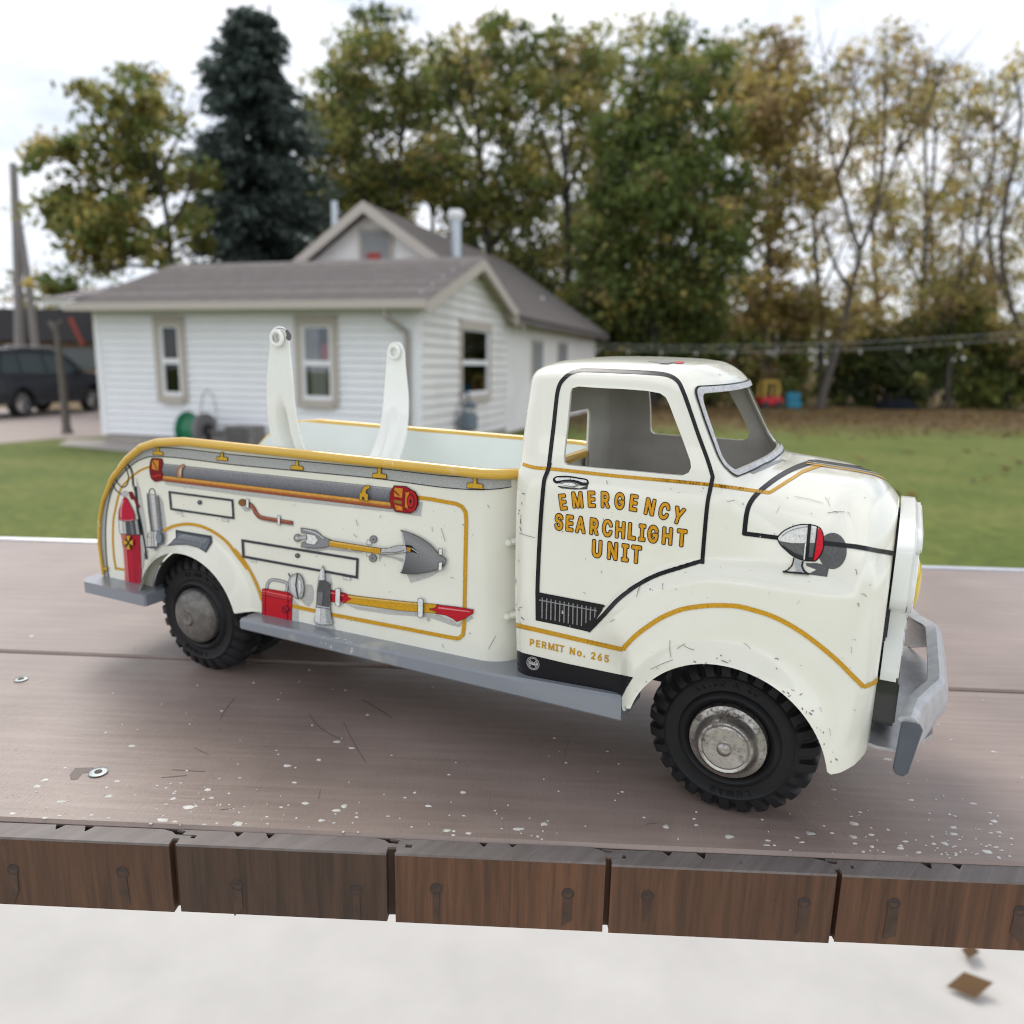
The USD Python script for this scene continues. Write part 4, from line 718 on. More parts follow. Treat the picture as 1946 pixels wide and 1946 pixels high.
# ---------------------------------------------------------------- the table the truck stands on (same frame)
def wood(name, dark, light, ang, scale, rough, st=(12,190,60), st2=(55,1500,300), blotch=(.84,1.12)):
    ca, sa = math.cos(ang), math.sin(ang)
    dark, light = np.array(dark), np.array(light)
    M(name, {'tc': ('texture_coordinate', {}), 'mp': ('mapping', dict(rotation=(0,0,-ang), scale=(1,1,1))), 'st': ('mapping', dict(scale=tuple(x*scale for x in st))), 'st2': ('mapping', dict(scale=tuple(x*scale for x in st2))),
        'n': ('noise_texture', dict(scale=1., detail=6., roughness=.62, distortion=.3)), 'n2': ('noise_texture', dict(scale=1., detail=4., roughness=.7)), 'nb': ('noise_texture', dict(scale=7., detail=4.)),
        'r': ('rgb_ramp', dict(ramp=[(.28, dark), (.72, light)])), 'rb': ('rgb_ramp', dict(ramp=[(.3, (blotch[0], blotch[0]*.99, blotch[0]*.98)), (.7, (blotch[1],)*3)])), 'm': ('mix', dict(mix_type='multiply', fac=1.)),
        'r2': ('rgb_ramp', dict(ramp=[(.28, (.76,)*3), (.42, (1,)*3), (.62, (1,)*3), (.78, (1.12,)*3)])), 'm2': ('mix', dict(mix_type='multiply', fac=1.)),
        'sc': ('noise_texture', dict(scale=300., detail=5., roughness=.7)), 'scr': ('rgb_ramp', dict(ramp=[(.64, (0,0,0)), (.70, (.55,)*3)])), 'm3': ('mix', dict(color2=dark*.45)),
        'add': ('math', dict(math_type='add')), 'b': ('bump', dict(strength=.35, distance=.0006)), 'p': ('principled_bsdf', dict(roughness=rough, specular_ior_level=.45))},
      [('tc.object','mp.vector'), ('mp.vector','st.vector'), ('mp.vector','st2.vector'), ('st.vector','n.vector'), ('st2.vector','n2.vector'), ('tc.object','nb.vector'), ('tc.object','sc.vector'), ('n.fac','r.fac'), ('nb.fac','rb.fac'), ('r.color','m.color1'), ('rb.color','m.color2'),
       ('n2.fac','r2.fac'), ('m.color','m2.color1'), ('r2.color','m2.color2'), ('sc.fac','scr.fac'), ('m2.color','m3.color1'), ('scr.color','m3.fac'), ('m3.color','p.base_color'), ('n.fac','add.value1'), ('n2.fac','add.value2'), ('add.value','b.height'), ('b.normal','p.normal')])
TA = 0.411                                   # the planks' direction in the toy frame
wood('painted_plank', (.225,.171,.146), (.295,.232,.202), TA, 1., .34, st2=(1500,55,300), blotch=(.74,1.16))
wood('end_grain_paint', (.105,.088,.082), (.175,.152,.145), TA+.9, .8, .5)
wood('brown_board', (.030,.012,.005), (.105,.047,.022), TA, 1., .6, st=(260,260,14), st2=(1300,1300,60))
wood('brown_board_dark', (.020,.010,.005), (.070,.036,.020), TA, 1.15, .6, st=(220,220,11), st2=(1300,1300,60))
wood('brown_board_red', (.036,.014,.006), (.125,.055,.025), TA, .9, .6, st=(300,300,14), st2=(1100,1100,50))
plain('rust_stain', (.048,.024,.013), .7, var=.5, scale=120.)
plain('rusty_nail', (.035,.022,.018), .55, metal=.3, var=.4, scale=400.)
plain('metal_strip', (.55,.56,.60), .35, metal=.7)
plain('paint_drops', (.52,.50,.47), .5, var=.3, scale=200.)
plain('washer_zinc', (.36,.40,.40), .45, metal=.4, var=.3, scale=300.)
table = thing('painted_wood_table', 'brown painted plank table top edged with upright tongue and groove boards, under the toy truck', 'table', matrix=toy_matrix())
Tv, Nv = np.array([math.cos(TA), math.sin(TA)]), np.array([-math.sin(TA), math.cos(TA)])
def tl(p): p = arr(p); return np.c_[p[:,:2]@Tv, p[:,:2]@Nv]
seam = tl(on([(0,1237),(1946,1315)], 2, 0)); farl = tl(on([(0,1024),(1946,1084.5)], 2, 0)); fr = tl(on([(0,1556),(973,1604),(1946,1642)], 2, 0))
def edge_at(l, t): return np.interp(t, l[[0,-1],0], l[[0,-1],1]) + 0*t if False else l[0,1] + (np.asarray(t, float)-l[0,0])*(l[-1,1]-l[0,1])/(l[-1,0]-l[0,0])
def plank(n, lo, hi, th=.55):
    t0, t1 = -26., 24.; a, b = (edge_at(lo, t0), edge_at(lo, t1)), (edge_at(hi, t0), edge_at(hi, t1)); c = .035; P = []
    for t, k in ((t0,0),(t1,1)):
        for s, z in ((a[k], -th),(a[k],-c),(a[k]+c,0),(b[k]-c,0),(b[k],-c),(b[k],-th)): q = t*Tv + s*Nv; P.append((q[0], q[1], z))
    return from_m3(m3.Manifold.hull_points(np.array(P, np.float32)))
sh_ = lambda l, d: l + [0, d]
front_pl = obj('tabletop_plank', plank(0, sh_(fr, .01), sh_(seam, -.045)), 'painted_plank', table, smooth=15, scale=K)
obj('tabletop_plank', plank(1, sh_(seam, .045), sh_(farl, -.13)), 'painted_plank', table, smooth=15, scale=K)
q = []
for t in (-26., 24.):
    for s, z in ((-.125,-.3),(-.125,.03),(0.0,.06),(.03,.05),(.03,-.3)): w_ = t*Tv + (edge_at(farl, t)+s)*Nv; q.append((w_[0], w_[1], z))
obj('edge_strip', m3.Manifold.hull_points(np.array(q, np.float32)), 'metal_strip', table, scale=K)
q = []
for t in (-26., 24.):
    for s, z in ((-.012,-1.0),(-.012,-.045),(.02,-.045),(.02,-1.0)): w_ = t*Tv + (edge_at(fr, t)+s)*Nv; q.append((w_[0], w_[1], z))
plain('notch_shade', (.018,.011,.008), .9)
obj('notch_shade_strip', m3.Manifold.hull_points(np.array(q, np.float32)), 'notch_shade', table, scale=K)  # near-black strip added over the plank front, painting shade into the notches
# upright tongue and groove boards along the front, their end grain showing
gaps = tl(on([(322,1606),(739,1624),(1158,1641),(1597,1657)], 2, 0))[:,0]; pitch = np.diff(gaps).mean(); ff = tl(on([(0,1586),(973,1632.5),(1946,1671.5)], 2, 0))
D_ = float(np.mean([edge_at(fr, t)-edge_at(ff, t) for t in (-4., 2.)]))
starts = [gaps[0]-pitch*k for k in range(9, 0, -1)] + list(gaps) + [gaps[-1]+pitch*k for k in range(1, 8)]
plain('board_top_gap', (.02,.015,.012), .8)
for i, (a, b) in enumerate(zip(starts, starts[1:])):
    r_ = np.random.default_rng(100+i); g1, g2 = .035*r_.uniform(.7,1.6), .035*r_.uniform(.7,1.3); h = D_
    pr_ = [(a+g1, 0), (a+g1+.01, .03), (a+g1, h*.40), (a+g1+.17, h*.40), (a+g1+.17, h*.62), (a+g1, h*.62), (a+.02+g1, h*.86), (a+g1-.10, h-.02)]
    x = [a+(b-a)*f_ for f_ in (.27,.42,.56)]
    for xx in x[:2] if i % 2 else x[1:]: pr_ += [(xx-.06, h-.012), (xx+r_.uniform(-.02,.03), h*(.62+r_.uniform(-.08,.1))), (xx+.055, h-.012)]
    pr_ += [(b-.22, h-.012), (b-.10, h*.82), (b-g2, h*.64), (b-g2+.19, h*.62), (b-g2+.19, h*.42), (b-g2, h*.40), (b-g2, 0)]
    pr_ = P_(pr_).buffer(0); pr_ = max(polys(pr_), key=lambda p: p.area)
    pr_ = np.array(pr_.buffer(.012).buffer(-.012).exterior.coords)[:-1]
    base = np.array([t*Tv + (edge_at(ff, t)+s)*Nv for t, s in pr_])
    zt = -.015 - r_.uniform(0, .025)
    body_ = prism(base, -.88 - r_.uniform(0,.03), zt-.03, 2); bo = obj('upright_board', body_, ['brown_board','brown_board_dark','brown_board_red'][int(r_.integers(3))], table, scale=K, smooth=False)
    obj('end_grain', prism(base, zt-.0301, zt, 2), 'end_grain_paint', bo, scale=K, smooth=False)
    for u in (.22, .80) if i != 7 else (.30, .86):
        t = a + (b-a)*(u + r_.uniform(-.07,.07)); z = -.36 - r_.uniform(0, .16); c_ = t*Tv + (edge_at(ff, t)-.004)*Nv
        for zz_ in (z,):
            nl_ = lathe([(0,.001),(-.004,.055),(-.004,.066),(.002,.072),(.02,.072),(.02,.001)], 18); nl_.fix_normals(); nl_.apply_transform(trimesh.transformations.rotation_matrix(TA, (0,0,1))); nl_.apply_translation((c_[0], c_[1], zz_))
            sv_ = np.array([[-.05,z_,0] for z_ in ()]) if 0 else None
            w0_, w1_ = r_.uniform(.035,.06), r_.uniform(.02,.07); st_ = np.array([c_ + Tv*d_ - Nv*.003 for d_ in (-w0_, w0_, w1_, -w1_)]); zb_ = (zz_+.01, zz_+.01, zz_-r_.uniform(.25,.45), zz_-r_.uniform(.25,.45)); obj('rust_streak', tm(np.c_[st_, zb_], [(0,2,1),(0,3,2)]), 'rust_stain', bo, scale=K, smooth=False)
            obj('nail_head', nl_, 'rusty_nail', bo, scale=K)
# dried paint drops, denser towards the front edge
V, F, n = [], [], 0
dr = np.random.default_rng(5)
def drop(px, py, r, sink=0.):
    global n
    c_ = on([(px,py)], 2, .004)[0]; k = 9; a = np.linspace(0, 2*np.pi, k, endpoint=False); rr = r*(1+dr.normal(0,.18,k)); st = dr.uniform(1., 1.9); an = dr.uniform(0,3.14)
    x, y = rr*np.cos(a)*st, rr*np.sin(a); p = np.c_[x*math.cos(TA)-y*math.sin(TA), x*math.sin(TA)+y*math.cos(TA)] + c_[:2]
    V.append(np.vstack([np.c_[p, np.full(k, .001)], np.c_[c_[0]+(p[:,0]-c_[0])*.6, c_[1]+(p[:,1]-c_[1])*.6, np.full(k, .009)], [[c_[0], c_[1], .010]]]))
    for i in range(k): F.extend([(n+i, n+(i+1)%k, n+k+(i+1)%k), (n+i, n+k+(i+1)%k, n+k+i), (n+k+i, n+k+(i+1)%k, n+2*k)])
    n += 2*k+1
for _ in range(300):
    u = dr.random()
    if u < .40: x, y = dr.uniform(0, 1946), 0
    elif u < .68: x = dr.normal(330, 260)
    else: x = dr.normal(1790, 130)
    if not 0 < x < 1946: continue
    base_y = np.interp(x, [0,1946], [1556,1640]); y = base_y - abs(dr.exponential(55 if u > .4 else 85)) - 3
    drop(x, y, min(.006 + dr.exponential(.0085), .040))
for x, y in [(395,1500),(880,1505),(1265,1570),(1540,1583),(1622,1590),(330,1517),(85,1482),(545,1455),(1890,1560),(1876,1618),(985,1575),(850,1578),(70,1494),(42,1292),(60,1208),(1795,1602),(1812,1572)]: drop(x, y, .034)
for _ in range(60): drop(dr.uniform(0,1946), dr.uniform(1120,1480), min(.005+dr.exponential(.006), .022))
obj('paint_drops', tm(np.vstack(V), F), 'paint_drops', table, scale=K, smooth=True, kind='stuff')
for px, py, r in ((187,1469,.115),(40,1292,.10)):
    c_ = on([(px,py)], 2, 0)[0]; w_ = lathe([(-.02,.03),(.016,.03),(.02,.05),(.02,r-.02),(.012,r),(-.02,r)], 26, axis=2); w_.vertices[:,2] = np.abs(w_.vertices[:,2]); w_.fix_normals(); w_.apply_translation((c_[0], c_[1], 0)); obj('screw_washer', w_, 'washer_zinc', table, scale=K)
    obj('screw_head', trimesh.creation.cylinder(.045, .03, sections=16).apply_translation((c_[0], c_[1], .012)), 'rusty_nail', table, scale=K)
obj('table_frame', cat(*[box(x0, x1, y0, y1, -.9, -.56) for x0, x1, y0, y1 in ((-12,14,1.5,2.6),(-12,14,6.,7.))]), 'brown_board', table, scale=K)
for t, s in ((-25,1.2),(-25,9.5),(22.8,1.2),(22.8,9.5)):
    w_ = t*Tv + s*Nv; obj('leg', box(w_[0]-.9, w_[0]+.9, w_[1]-.9, w_[1]+.9, -36, -.56), 'brown_board', table, scale=K)
ZT = lambda p: zz(0, 1330, 1.437, p)
sc_ = [line(ZT(p), w) for p, w in (([(990,0),(1025,20),(1070,50)], 2.2), ([(845,40),(880,80),(940,108)], 2.), ([(938,60),(955,95),(1000,172)], 1.6), ([(600,55),(618,25),(640,-5)], 1.5), ([(470,190),(560,196)], 1.), ([(530,130),(570,150)], 1.), ([(870,270),(875,245)], 1.6), ([(440,212),(510,206)], 1.2), ([(600,300),(640,296)], 1.))]
for _ in range(9):
    x, y = dr.uniform(0,1946), dr.uniform(1110,1590); l, a = dr.exponential(26)+6, dr.choice([dr.normal(.05,.12), dr.normal(-.6,.5)]); sc_.append(LineString([(x,y),(x+l*.5*math.cos(a)+dr.normal(0,2), y+l*.5*math.sin(a)), (x+l*math.cos(a), y+l*math.sin(a)*.8)]).buffer(dr.uniform(.25,.6)))
sc_.append(P_(ZT([(190,205),(205,186),(255,184),(262,196),(225,200),(212,216),(194,218)])))
sc_ = [g_ for g_ in sc_ if g_.centroid.y < 1545 + g_.centroid.x*.043 and g_.centroid.y > 1110]
sv, sf = tri2d(unary_union(sc_)); sp = on(sv, 2, .0035); smesh = tm(sp, sf)
if smesh.face_normals[:,2].mean() < 0: smesh.faces = smesh.faces[:, ::-1]
obj('scuff_marks', smesh, 'ink', table, ink=np.repeat([[.145,.112,.097]], len(sp), 0), scale=K, kind='stuff')
# ---------------------------------------------------------------- ground
M('lawn', {'tc': ('geometry', {}), 'n': ('noise_texture', dict(scale=.55, detail=5., roughness=.6)), 'n2': ('noise_texture', dict(scale=6.5, detail=6., roughness=.78)), 'n3': ('noise_texture', dict(scale=120., detail=3.)),
    'r': ('rgb_ramp', dict(ramp=[(.3, (.078,.112,.020)), (.5, (.108,.135,.028)), (.7, (.145,.155,.042))])), 'r2': ('rgb_ramp', dict(ramp=[(.32, (.62,.66,.6)), (.5, (1.,)*3), (.68, (1.5,1.4,1.3))])), 'm': ('mix', dict(mix_type='multiply', fac=1.)),
    'r3': ('rgb_ramp', dict(ramp=[(.3, (.65,)*3), (.7, (1.3,)*3)])), 'mm': ('mix', dict(mix_type='multiply', fac=1.)),
    'sx': ('separate_xyz', {}), 'wob': ('math', dict(math_type='multiply_add', value2=7.)), 'ff': ('map_range', dict(from_min=20., from_max=29., clamp=True)), 'm2': ('mix', dict(color2=(.15,.095,.05))), 'ln': ('rgb_ramp', dict(ramp=[(.2,(0,0,0)),(.75,(.85,.85,.85))])),
    'b': ('bump', dict(strength=.6, distance=.02)), 'p': ('principled_bsdf', dict(roughness=.85, specular_ior_level=.2))},
  [('tc.position','n.vector'), ('tc.position','n2.vector'), ('tc.position','n3.vector'), ('n.fac','r.fac'), ('n2.fac','r2.fac'), ('r.color','m.color1'), ('r2.color','m.color2'), ('n3.fac','r3.fac'), ('m.result' if 0 else 'm.color','mm.color1'), ('r3.color','mm.color2'),
   ('tc.position','sx.vector'), ('n.fac','wob.value1'), ('sx.y','wob.value3'), ('wob.value','ff.value'), ('ff.result','ln.fac'), ('ln.color','m2.fac'), ('mm.color','m2.color1'), ('m2.color','p.base_color'), ('n2.fac','b.height'), ('b.normal','p.normal')])
def sheet(pts, z=0., name=None, mat=None, label=None, kind='structure'):
    v, f = tri2d(P_(pts)); f = np.array(f)
    p = np.c_[v, np.full(len(v), z)]; t = tm(p, f)
    if t.face_normals[:,2].mean() < 0: t.faces = t.faces[:, ::-1]
    return obj(name, t, mat, kind=kind, label=label)
sheet([(-400,-60),(400,-60),(400,600),(-400,600)], 0., 'lawn', 'lawn')
plain('concrete_pale', (.45,.435,.41), .85, scale=3.2, var=.10, bump=.1); plain('gravel', (.36,.30,.27), .9, scale=40., var=.35)
plain('walk', (.33,.30,.27), .85, scale=12., var=.25)
sheet(ground([(-400,822),(0,843),(95,835),(210,829),(330,800),(300,784),(0,776),(-400,770)])[:, :2].tolist(), .004, 'driveway', 'gravel')
sheet(ground([(110,846),(205,856),(400,872),(400,850),(205,836),(130,835)])[:, :2].tolist(), .008, 'path', 'walk')
sheet([(-6,-3),(6,-3),(6,4.6),(-6,4.6)], .012, 'patio', 'concrete_pale')

# ---------------------------------------------------------------- the house
plain('siding_white', (.74,.745,.775), .55, var=.03, scale=2.); plain('siding_mossy', (.72,.70,.69), .55, var=.09, scale=1.2)
plain('trim_beige', (.40,.36,.32), .6, var=.05); plain('vinyl_white', (.72,.72,.74), .4, var=.03); plain('downpipe', (.28,.25,.23), .5)
plain('curtain', (.42,.42,.37), .9); plain('room_dark', (.02,.022,.025), .9); plain('flue_steel', (.42,.46,.50), .35, metal=.6); plain('red_cloth', (.30,.035,.03), .7)
M('shingles', {'tc': ('texture_coordinate', {}), 'v': ('voronoi_texture', dict(scale=5.)), 'mp': ('mapping', dict(scale=(1., 1., 3.))), 'n': ('noise_texture', dict(scale=3., detail=6., roughness=.7)), 'r': ('rgb_ramp', dict(ramp=[(.3, (.115,.10,.098)), (.7, (.18,.158,.152))])),
    'p': ('principled_bsdf', dict(roughness=.85))}, [('tc.object','mp.vector'), ('mp.vector','v.vector'), ('mp.vector','n.vector'), ('n.fac','r.fac'), ('r.color','p.base_color')])
plain('shingle_light', (.185,.162,.158), .85, var=.25, scale=6.); plain('shingle_mid', (.155,.136,.133), .85, var=.25, scale=6.); plain('shingle_dark', (.125,.11,.108), .85, var=.25, scale=6.)
plain('shingle_back', (.105,.092,.09), .85, var=.25, scale=4.)
M('window_glass', {'t': ('transparent_bsdf', {}), 'g': ('glossy_bsdf', dict(roughness=.02, color=(.9,.93,.95))), 'f': ('fresnel', dict(IOR=1.6)), 'x': ('mix_closure', {})}, [('f.fac','x.fac'), ('t.BSDF','x.closure1'), ('g.BSDF','x.closure2')], surface='x.closure')
A0 = ground([(200,838)])[0]; C0 = ground([(796,868)])[0]
U = (C0-A0)[:2]; LEN = float(np.linalg.norm(U)); U /= LEN; Vd = np.array([-U[1], U[0]])
if Vd[1] < 0: Vd = -Vd
# depth of the wing: where the gable wall's far edge stands at pixel 993
d = wray([(993,700)])[0]; A_ = np.array([[Vd[0], -d[0]],[Vd[1], -d[1]]]); DEP = float(np.linalg.solve(A_, (EYE-C0)[:2])[0])
def hp(u, v, z): return (C0[0]+U[0]*u+Vd[0]*v, C0[1]+U[1]*u+Vd[1]*v, z)     # u along the front (0 at the corner, negative to the left), v into depth
def hmesh(m_): m_ = m_.copy(); v = m_.vertices; m_.vertices = np.c_[C0[0]+U[0]*v[:,0]+Vd[0]*v[:,1], C0[1]+U[1]*v[:,0]+Vd[1]*v[:,1], v[:,2]]; return m_
k = 1946/1932
house = thing('white_house', 'small white clapboard house with grey shingle roof behind the toy truck', 'house')
def wall_px(px, v=None, u=None):
    """photograph pixel onto the front wall (v given) or the gable wall (u given): returns (u, v, z)"""
    d = wray([px])[0]; n_, o = (Vd, v) if v is not None else (U, u); c = C0[:2] + n_*o; t = ((c-EYE[:2])@n_)/(d[:2]@n_); p = EYE + d*t; q = p[:2]-C0[:2]; return q@U, q@Vd, p[2]
_a = wall_px((905*k,481*k), u=.28); HR = _a[2]-.05; DEP = 2*_a[1]+.45
_EV = .32; zg_ = wall_px((770*k,581*k), v=-_EV-.12)[2]; HE = (zg_+.10+_EV*2*HR/DEP)/(1+_EV*2/DEP); SL = (HR-HE)/(DEP/2)
print('house', A0, C0, LEN, DEP, HE, HR, SL)
core = cat(box(-LEN+.03, -.03, .03, DEP-.03, .1, HE-.02)); obj('wall', hmesh(core), 'room_dark', house)  # near-black core; bared between clapboards it stands in for their shadow lines
gabm = prism([(.03,HE-.05),(DEP-.03,HE-.05),(DEP/2,HR-.08)], -.10, -.03, 0); obj('wall', hmesh(gabm), 'siding_mossy', house)
obj('foundation', hmesh(box(-LEN-.0,.0,0.,DEP,0,.16)), 'walk', house)
# windows first: the clapboards stop at them
k = 1946/1932
def win_rect(tlp, brp, **kw):
    a, b = wall_px((tlp[0]*k, tlp[1]*k), **kw), wall_px((brp[0]*k, brp[1]*k), **kw); return a, b
wins = [('f', win_rect((291,600), (358,750), v=0.)), ('f', win_rect((557,596), (642,757), v=0.)), ('g', win_rect((864,618), (922,740), u=0.))]
def snap(a, b, pitch):
    z0, z1 = sorted((a[2], b[2])); z0, z1 = .15+math.floor((z0-.15)/pitch)*pitch, .15+math.ceil((z1-.15)/pitch)*pitch; return (a[0], a[1], z1), (b[0], b[1], z0)
wins = [(s, snap(p[0], p[1], .127 if s == 'f' else .17)) for s, p in wins]
def clap(n, z0, z1, a, b, side, mat):
    """one lapped board: thick at its lower edge"""
    z0 += .006  # slit under each lap, its shadow drawn by the dark core
    if side == 'f': P = [(x, y, z) for x in (a, b) for y, z in ((0.,z0),(-.034,z0),(-.033,z0+.014),(-.006,z1+.004),(0.,z1+.004))]
    else: P = [(x, y, z) for y in (a, b) for x, z in ((0.,z0),(.045,z0),(.043,z0+.014),(.006,z1+.004),(0.,z1+.004))]
    obj('clapboard', hmesh(from_m3(m3.Manifold.hull_points(np.array(P, np.float32)))), mat, house, smooth=False)
PF, PG = .127, .17
def runs(a, b, z0, z1, side):
    cuts = []
    for s, (p, q) in wins:
        if s == side and min(p[2],q[2]) < z1-.005 and max(p[2],q[2]) > z0+.005:
            i = 0 if side == 'f' else 1; cuts.append((min(p[i],q[i]), max(p[i],q[i])))
    out, x = [], a
    for c_, d_ in sorted(cuts): out.append((x, c_)); x = d_
    out.append((x, b)); return [(p, q) for p, q in out if q-p > .03]
z = .15
while z < HE-.02:
    for a, b in runs(-LEN+.10, -.10, z, z+PF, 'f'): clap(0, z, min(z+PF, HE-.01), a, b, 'f', 'siding_white')
    z += PF
z = .15
while z < HR-.25:
    zz_ = z+PG/2; ins = 0 if zz_ < HE else (zz_-HE)/SL
    for a, b in runs(.10+ins, DEP-.10-ins, z, z+PG, 'g'): clap(0, z, z+PG, a, b, 'g', 'siding_mossy')
    z += PG
for u0, u1, v0, v1 in ((-.10,.035,-.035,.10),(-LEN-.03,-LEN+.10,-.035,.10),(-.10,.035,DEP-.10,DEP+.03)): obj('corner_board', hmesh(box(u0,u1,v0,v1,.12,HE)), 'vinyl_white', house)
def window(s, p, q, lay):
    i = 0 if s == 'f' else 1; a, b = sorted((p[i], q[i])); z0, z1 = sorted((p[2], q[2])); tr_, fr_ = .115, .055
    def pl(x0, x1, y0, y1, zz0, zz1):   # x along the wall, y outwards
        return hmesh(box(x0, x1, -y1, -y0, zz0, zz1)) if s == 'f' else hmesh(box(y0, y1, x0, x1, zz0, zz1))
    w = obj('window', cat(pl(a,a+tr_,-.02,.06,z0,z1), pl(b-tr_,b,-.02,.06,z0,z1), pl(a+tr_,b-tr_,-.02,.062,z1-tr_*1.4,z1), pl(a+tr_-.02,b-tr_+.02,-.02,.08,z0-.03,z0+tr_)), 'trim_beige', house)
    ia, ib, iz0, iz1 = a+tr_, b-tr_, z0+tr_, z1-tr_*1.4; zm = (iz0+iz1)/2
    obj('sash', cat(pl(ia,ia+fr_,-.02,.035,iz0,iz1), pl(ib-fr_,ib,-.02,.035,iz0,iz1), pl(ia+fr_,ib-fr_,-.02,.034,iz0,iz0+fr_*1.2), pl(ia+fr_,ib-fr_,-.02,.034,iz1-fr_*.6,iz1), pl(ia+fr_,ib-fr_,-.02,.038,zm-.05,zm+.04)), 'vinyl_white', w)
    for zz0, zz1 in ((iz0+fr_*1.2, zm-.05), (zm+.04, iz1-fr_*.6)): obj('pane', pl(ia+fr_, ib-fr_, .006, .010, zz0, zz1), 'window_glass', w)
    for kind, x0, x1, y0, y1 in lay: obj(kind, pl(ia+fr_+x0*(ib-ia-2*fr_), ia+fr_+x1*(ib-ia-2*fr_), -.018, -.012+.002*x0, iz0+fr_+y0*(iz1-iz0-fr_), iz0+fr_+y1*(iz1-iz0-fr_)), {'blind':'curtain','ornament':'red_cloth','curtain':'window_grey'}[kind], w)
plain('window_grey', (.22,.225,.23), .9)
window(*(('f',)+wins[0][1]), [('blind', .25, 1., .5, 1.), ('curtain', .35, .75, 0., .45)])
window(*(('f',)+wins[1][1]), [('ornament', .62, .95, .52, .74), ('curtain', 0., .55, .5, 1.), ('curtain', .2, .8, 0., .42)])
window(*(('g',)+wins[2][1]), [('curtain', .05, .75, .55, .95)])
# roof of the wing: courses of shingles, fascia, gutter, rake boards
OV, EV = .28, .32
def slope(v0, z0, v1, z1, ua, ub, course, name, mats, seed, th=.03):
    n_ = max(2, int(math.hypot(v1-v0, z1-z0)/course)); r_ = np.random.default_rng(seed); c_, s_ = np.array([v1-v0, z1-z0])/n_, math.hypot(v1-v0, z1-z0); nb = np.array([-(z1-z0), (v1-v0)])/s_
    if nb[1] < 0: nb = -nb
    for i in range(n_):
        a = np.array([v0,z0]) + c_*i; b = a + c_*1.25; pts = [a, a+nb*th, b+nb*.008, b]
        if i == n_-1: b = a + c_; pts = [a, a+nb*th, b+nb*.02, b]
        obj(name, hmesh(tm(prism(np.array(pts), ua, ub, 0).vertices, prism(np.array(pts), ua, ub, 0).faces)), mats[int(r_.integers(len(mats)))], house, smooth=False)
ms = ['shingle_light','shingle_mid','shingle_mid','shingle_dark']
deck = prism([(-EV, HE-SL*EV),(DEP/2, HR),(DEP+EV, HE-SL*EV),(DEP+EV, HE-SL*EV-.08),(DEP/2, HR-.08),(-EV, HE-SL*EV-.08)], -LEN-OV, OV, 0)
obj('roof', hmesh(deck), 'trim_beige', house)
slope(-EV-.02, HE-SL*(EV+.02)+.004, DEP/2, HR+.004, -LEN-OV-.02, OV+.02, .145, 'shingle_course', ms, 1)
slope(DEP+EV+.02, HE-SL*(EV+.02)+.004, DEP/2, HR+.004, -LEN-OV-.02, OV+.02, .145, 'shingle_course', ms, 2)
obj('ridge_cap', hmesh(prism([(DEP/2-.16,HR-.05),(DEP/2,HR+.055),(DEP/2+.16,HR-.05),(DEP/2,HR+.02)], -LEN-OV-.02, OV+.02, 0)), 'shingle_dark', house)
obj('gutter', hmesh(box(-LEN-OV, OV+.02, -EV-.12, -EV-.005, HE-SL*EV-.10, HE-SL*EV+.03)), 'trim_beige', house)
obj('soffit', hmesh(box(-LEN-OV+.01, OV-.01, -EV+.002, -.03, HE-SL*EV-.085, HE-SL*EV-.06)), 'trim_beige', house)
for s in (1, -1):
    f_ = (lambda v: v) if s > 0 else (lambda v: DEP-v)
    rk = [(f_(-EV-.02), HE-SL*(EV+.02)+.01), (DEP/2, HR+.01), (DEP/2, HR-.19), (f_(-EV-.02), HE-SL*(EV+.02)-.19)]
    obj('rake_board', hmesh(prism(np.array(rk if s > 0 else rk[::-1]), OV, OV+.03, 0)), 'trim_beige', house)
pt = lambda u, v, z: np.array(hp(u, v, z))
obj('downspout', tube([pt(-.42,-EV-.05,HE-SL*EV-.08), pt(-.40,-EV-.04,HE-SL*EV-.22), pt(-.16,-.09,HE-SL*EV-.45), pt(-.155,-.085,HE-.7), pt(-.155,-.085,.25), pt(-.16,-.25,.12)], .045, 8), 'downpipe', house)
# canopy at the left end
e0, e1 = wall_px((78*k,601*k), v=0.), wall_px((160*k,586*k), v=0.)
obj('porch_canopy', hmesh(box(-LEN-1.0, -LEN-OV-.03, -.25, 2.2, HE-.09, HE-.0)), 'vinyl_white', house); obj('porch_roof', hmesh(prism([(-.32,HE+.005),(2.2,HE+.005),(2.2,HE+.55)], -LEN-1.02, -LEN-OV-.035, 0)), 'shingle_mid', house)
# main house behind, its ridge running away from the front
VM = DEP+.0; ap = wall_px((697*k,388*k), v=VM); ug, zg = ap[0], ap[2]; er = wall_px((990*k, 612*k), u=-.05)
LM = float(wall_px((1124*k, 628*k), u=-.05)[1]-VM); SM = (zg-(HE-.02))/(abs(ug)+.3); uw = ug*2
print('main', ug, zg, SM)
obj('wall', hmesh(prism([(uw,0),(-.05,0),(-.05,HE),(ug,zg-.15),(uw,HE)], VM, VM+LM, 1)), 'siding_mossy', house)
for s in (1, -1):
    o = (lambda u: u) if s > 0 else (lambda u: 2*ug-u)
    pts = [(o(.35), zg-SM*(abs(ug)+.35)-.0), (ug, zg+.02), (ug, zg-.12), (o(.35), zg-SM*(abs(ug)+.35)-.14)]
    obj('roof', hmesh(prism(np.array(pts), VM-.30, VM+LM+.3, 1)), 'shingle_back', house)
    obj('rake_board', hmesh(prism(np.array([(o(.36), zg-SM*(abs(ug)+.36)+.03), (ug, zg+.05), (ug, zg-.20), (o(.36), zg-SM*(abs(ug)+.36)-.2)]), VM-.34, VM-.30, 1)), 'trim_beige', house)
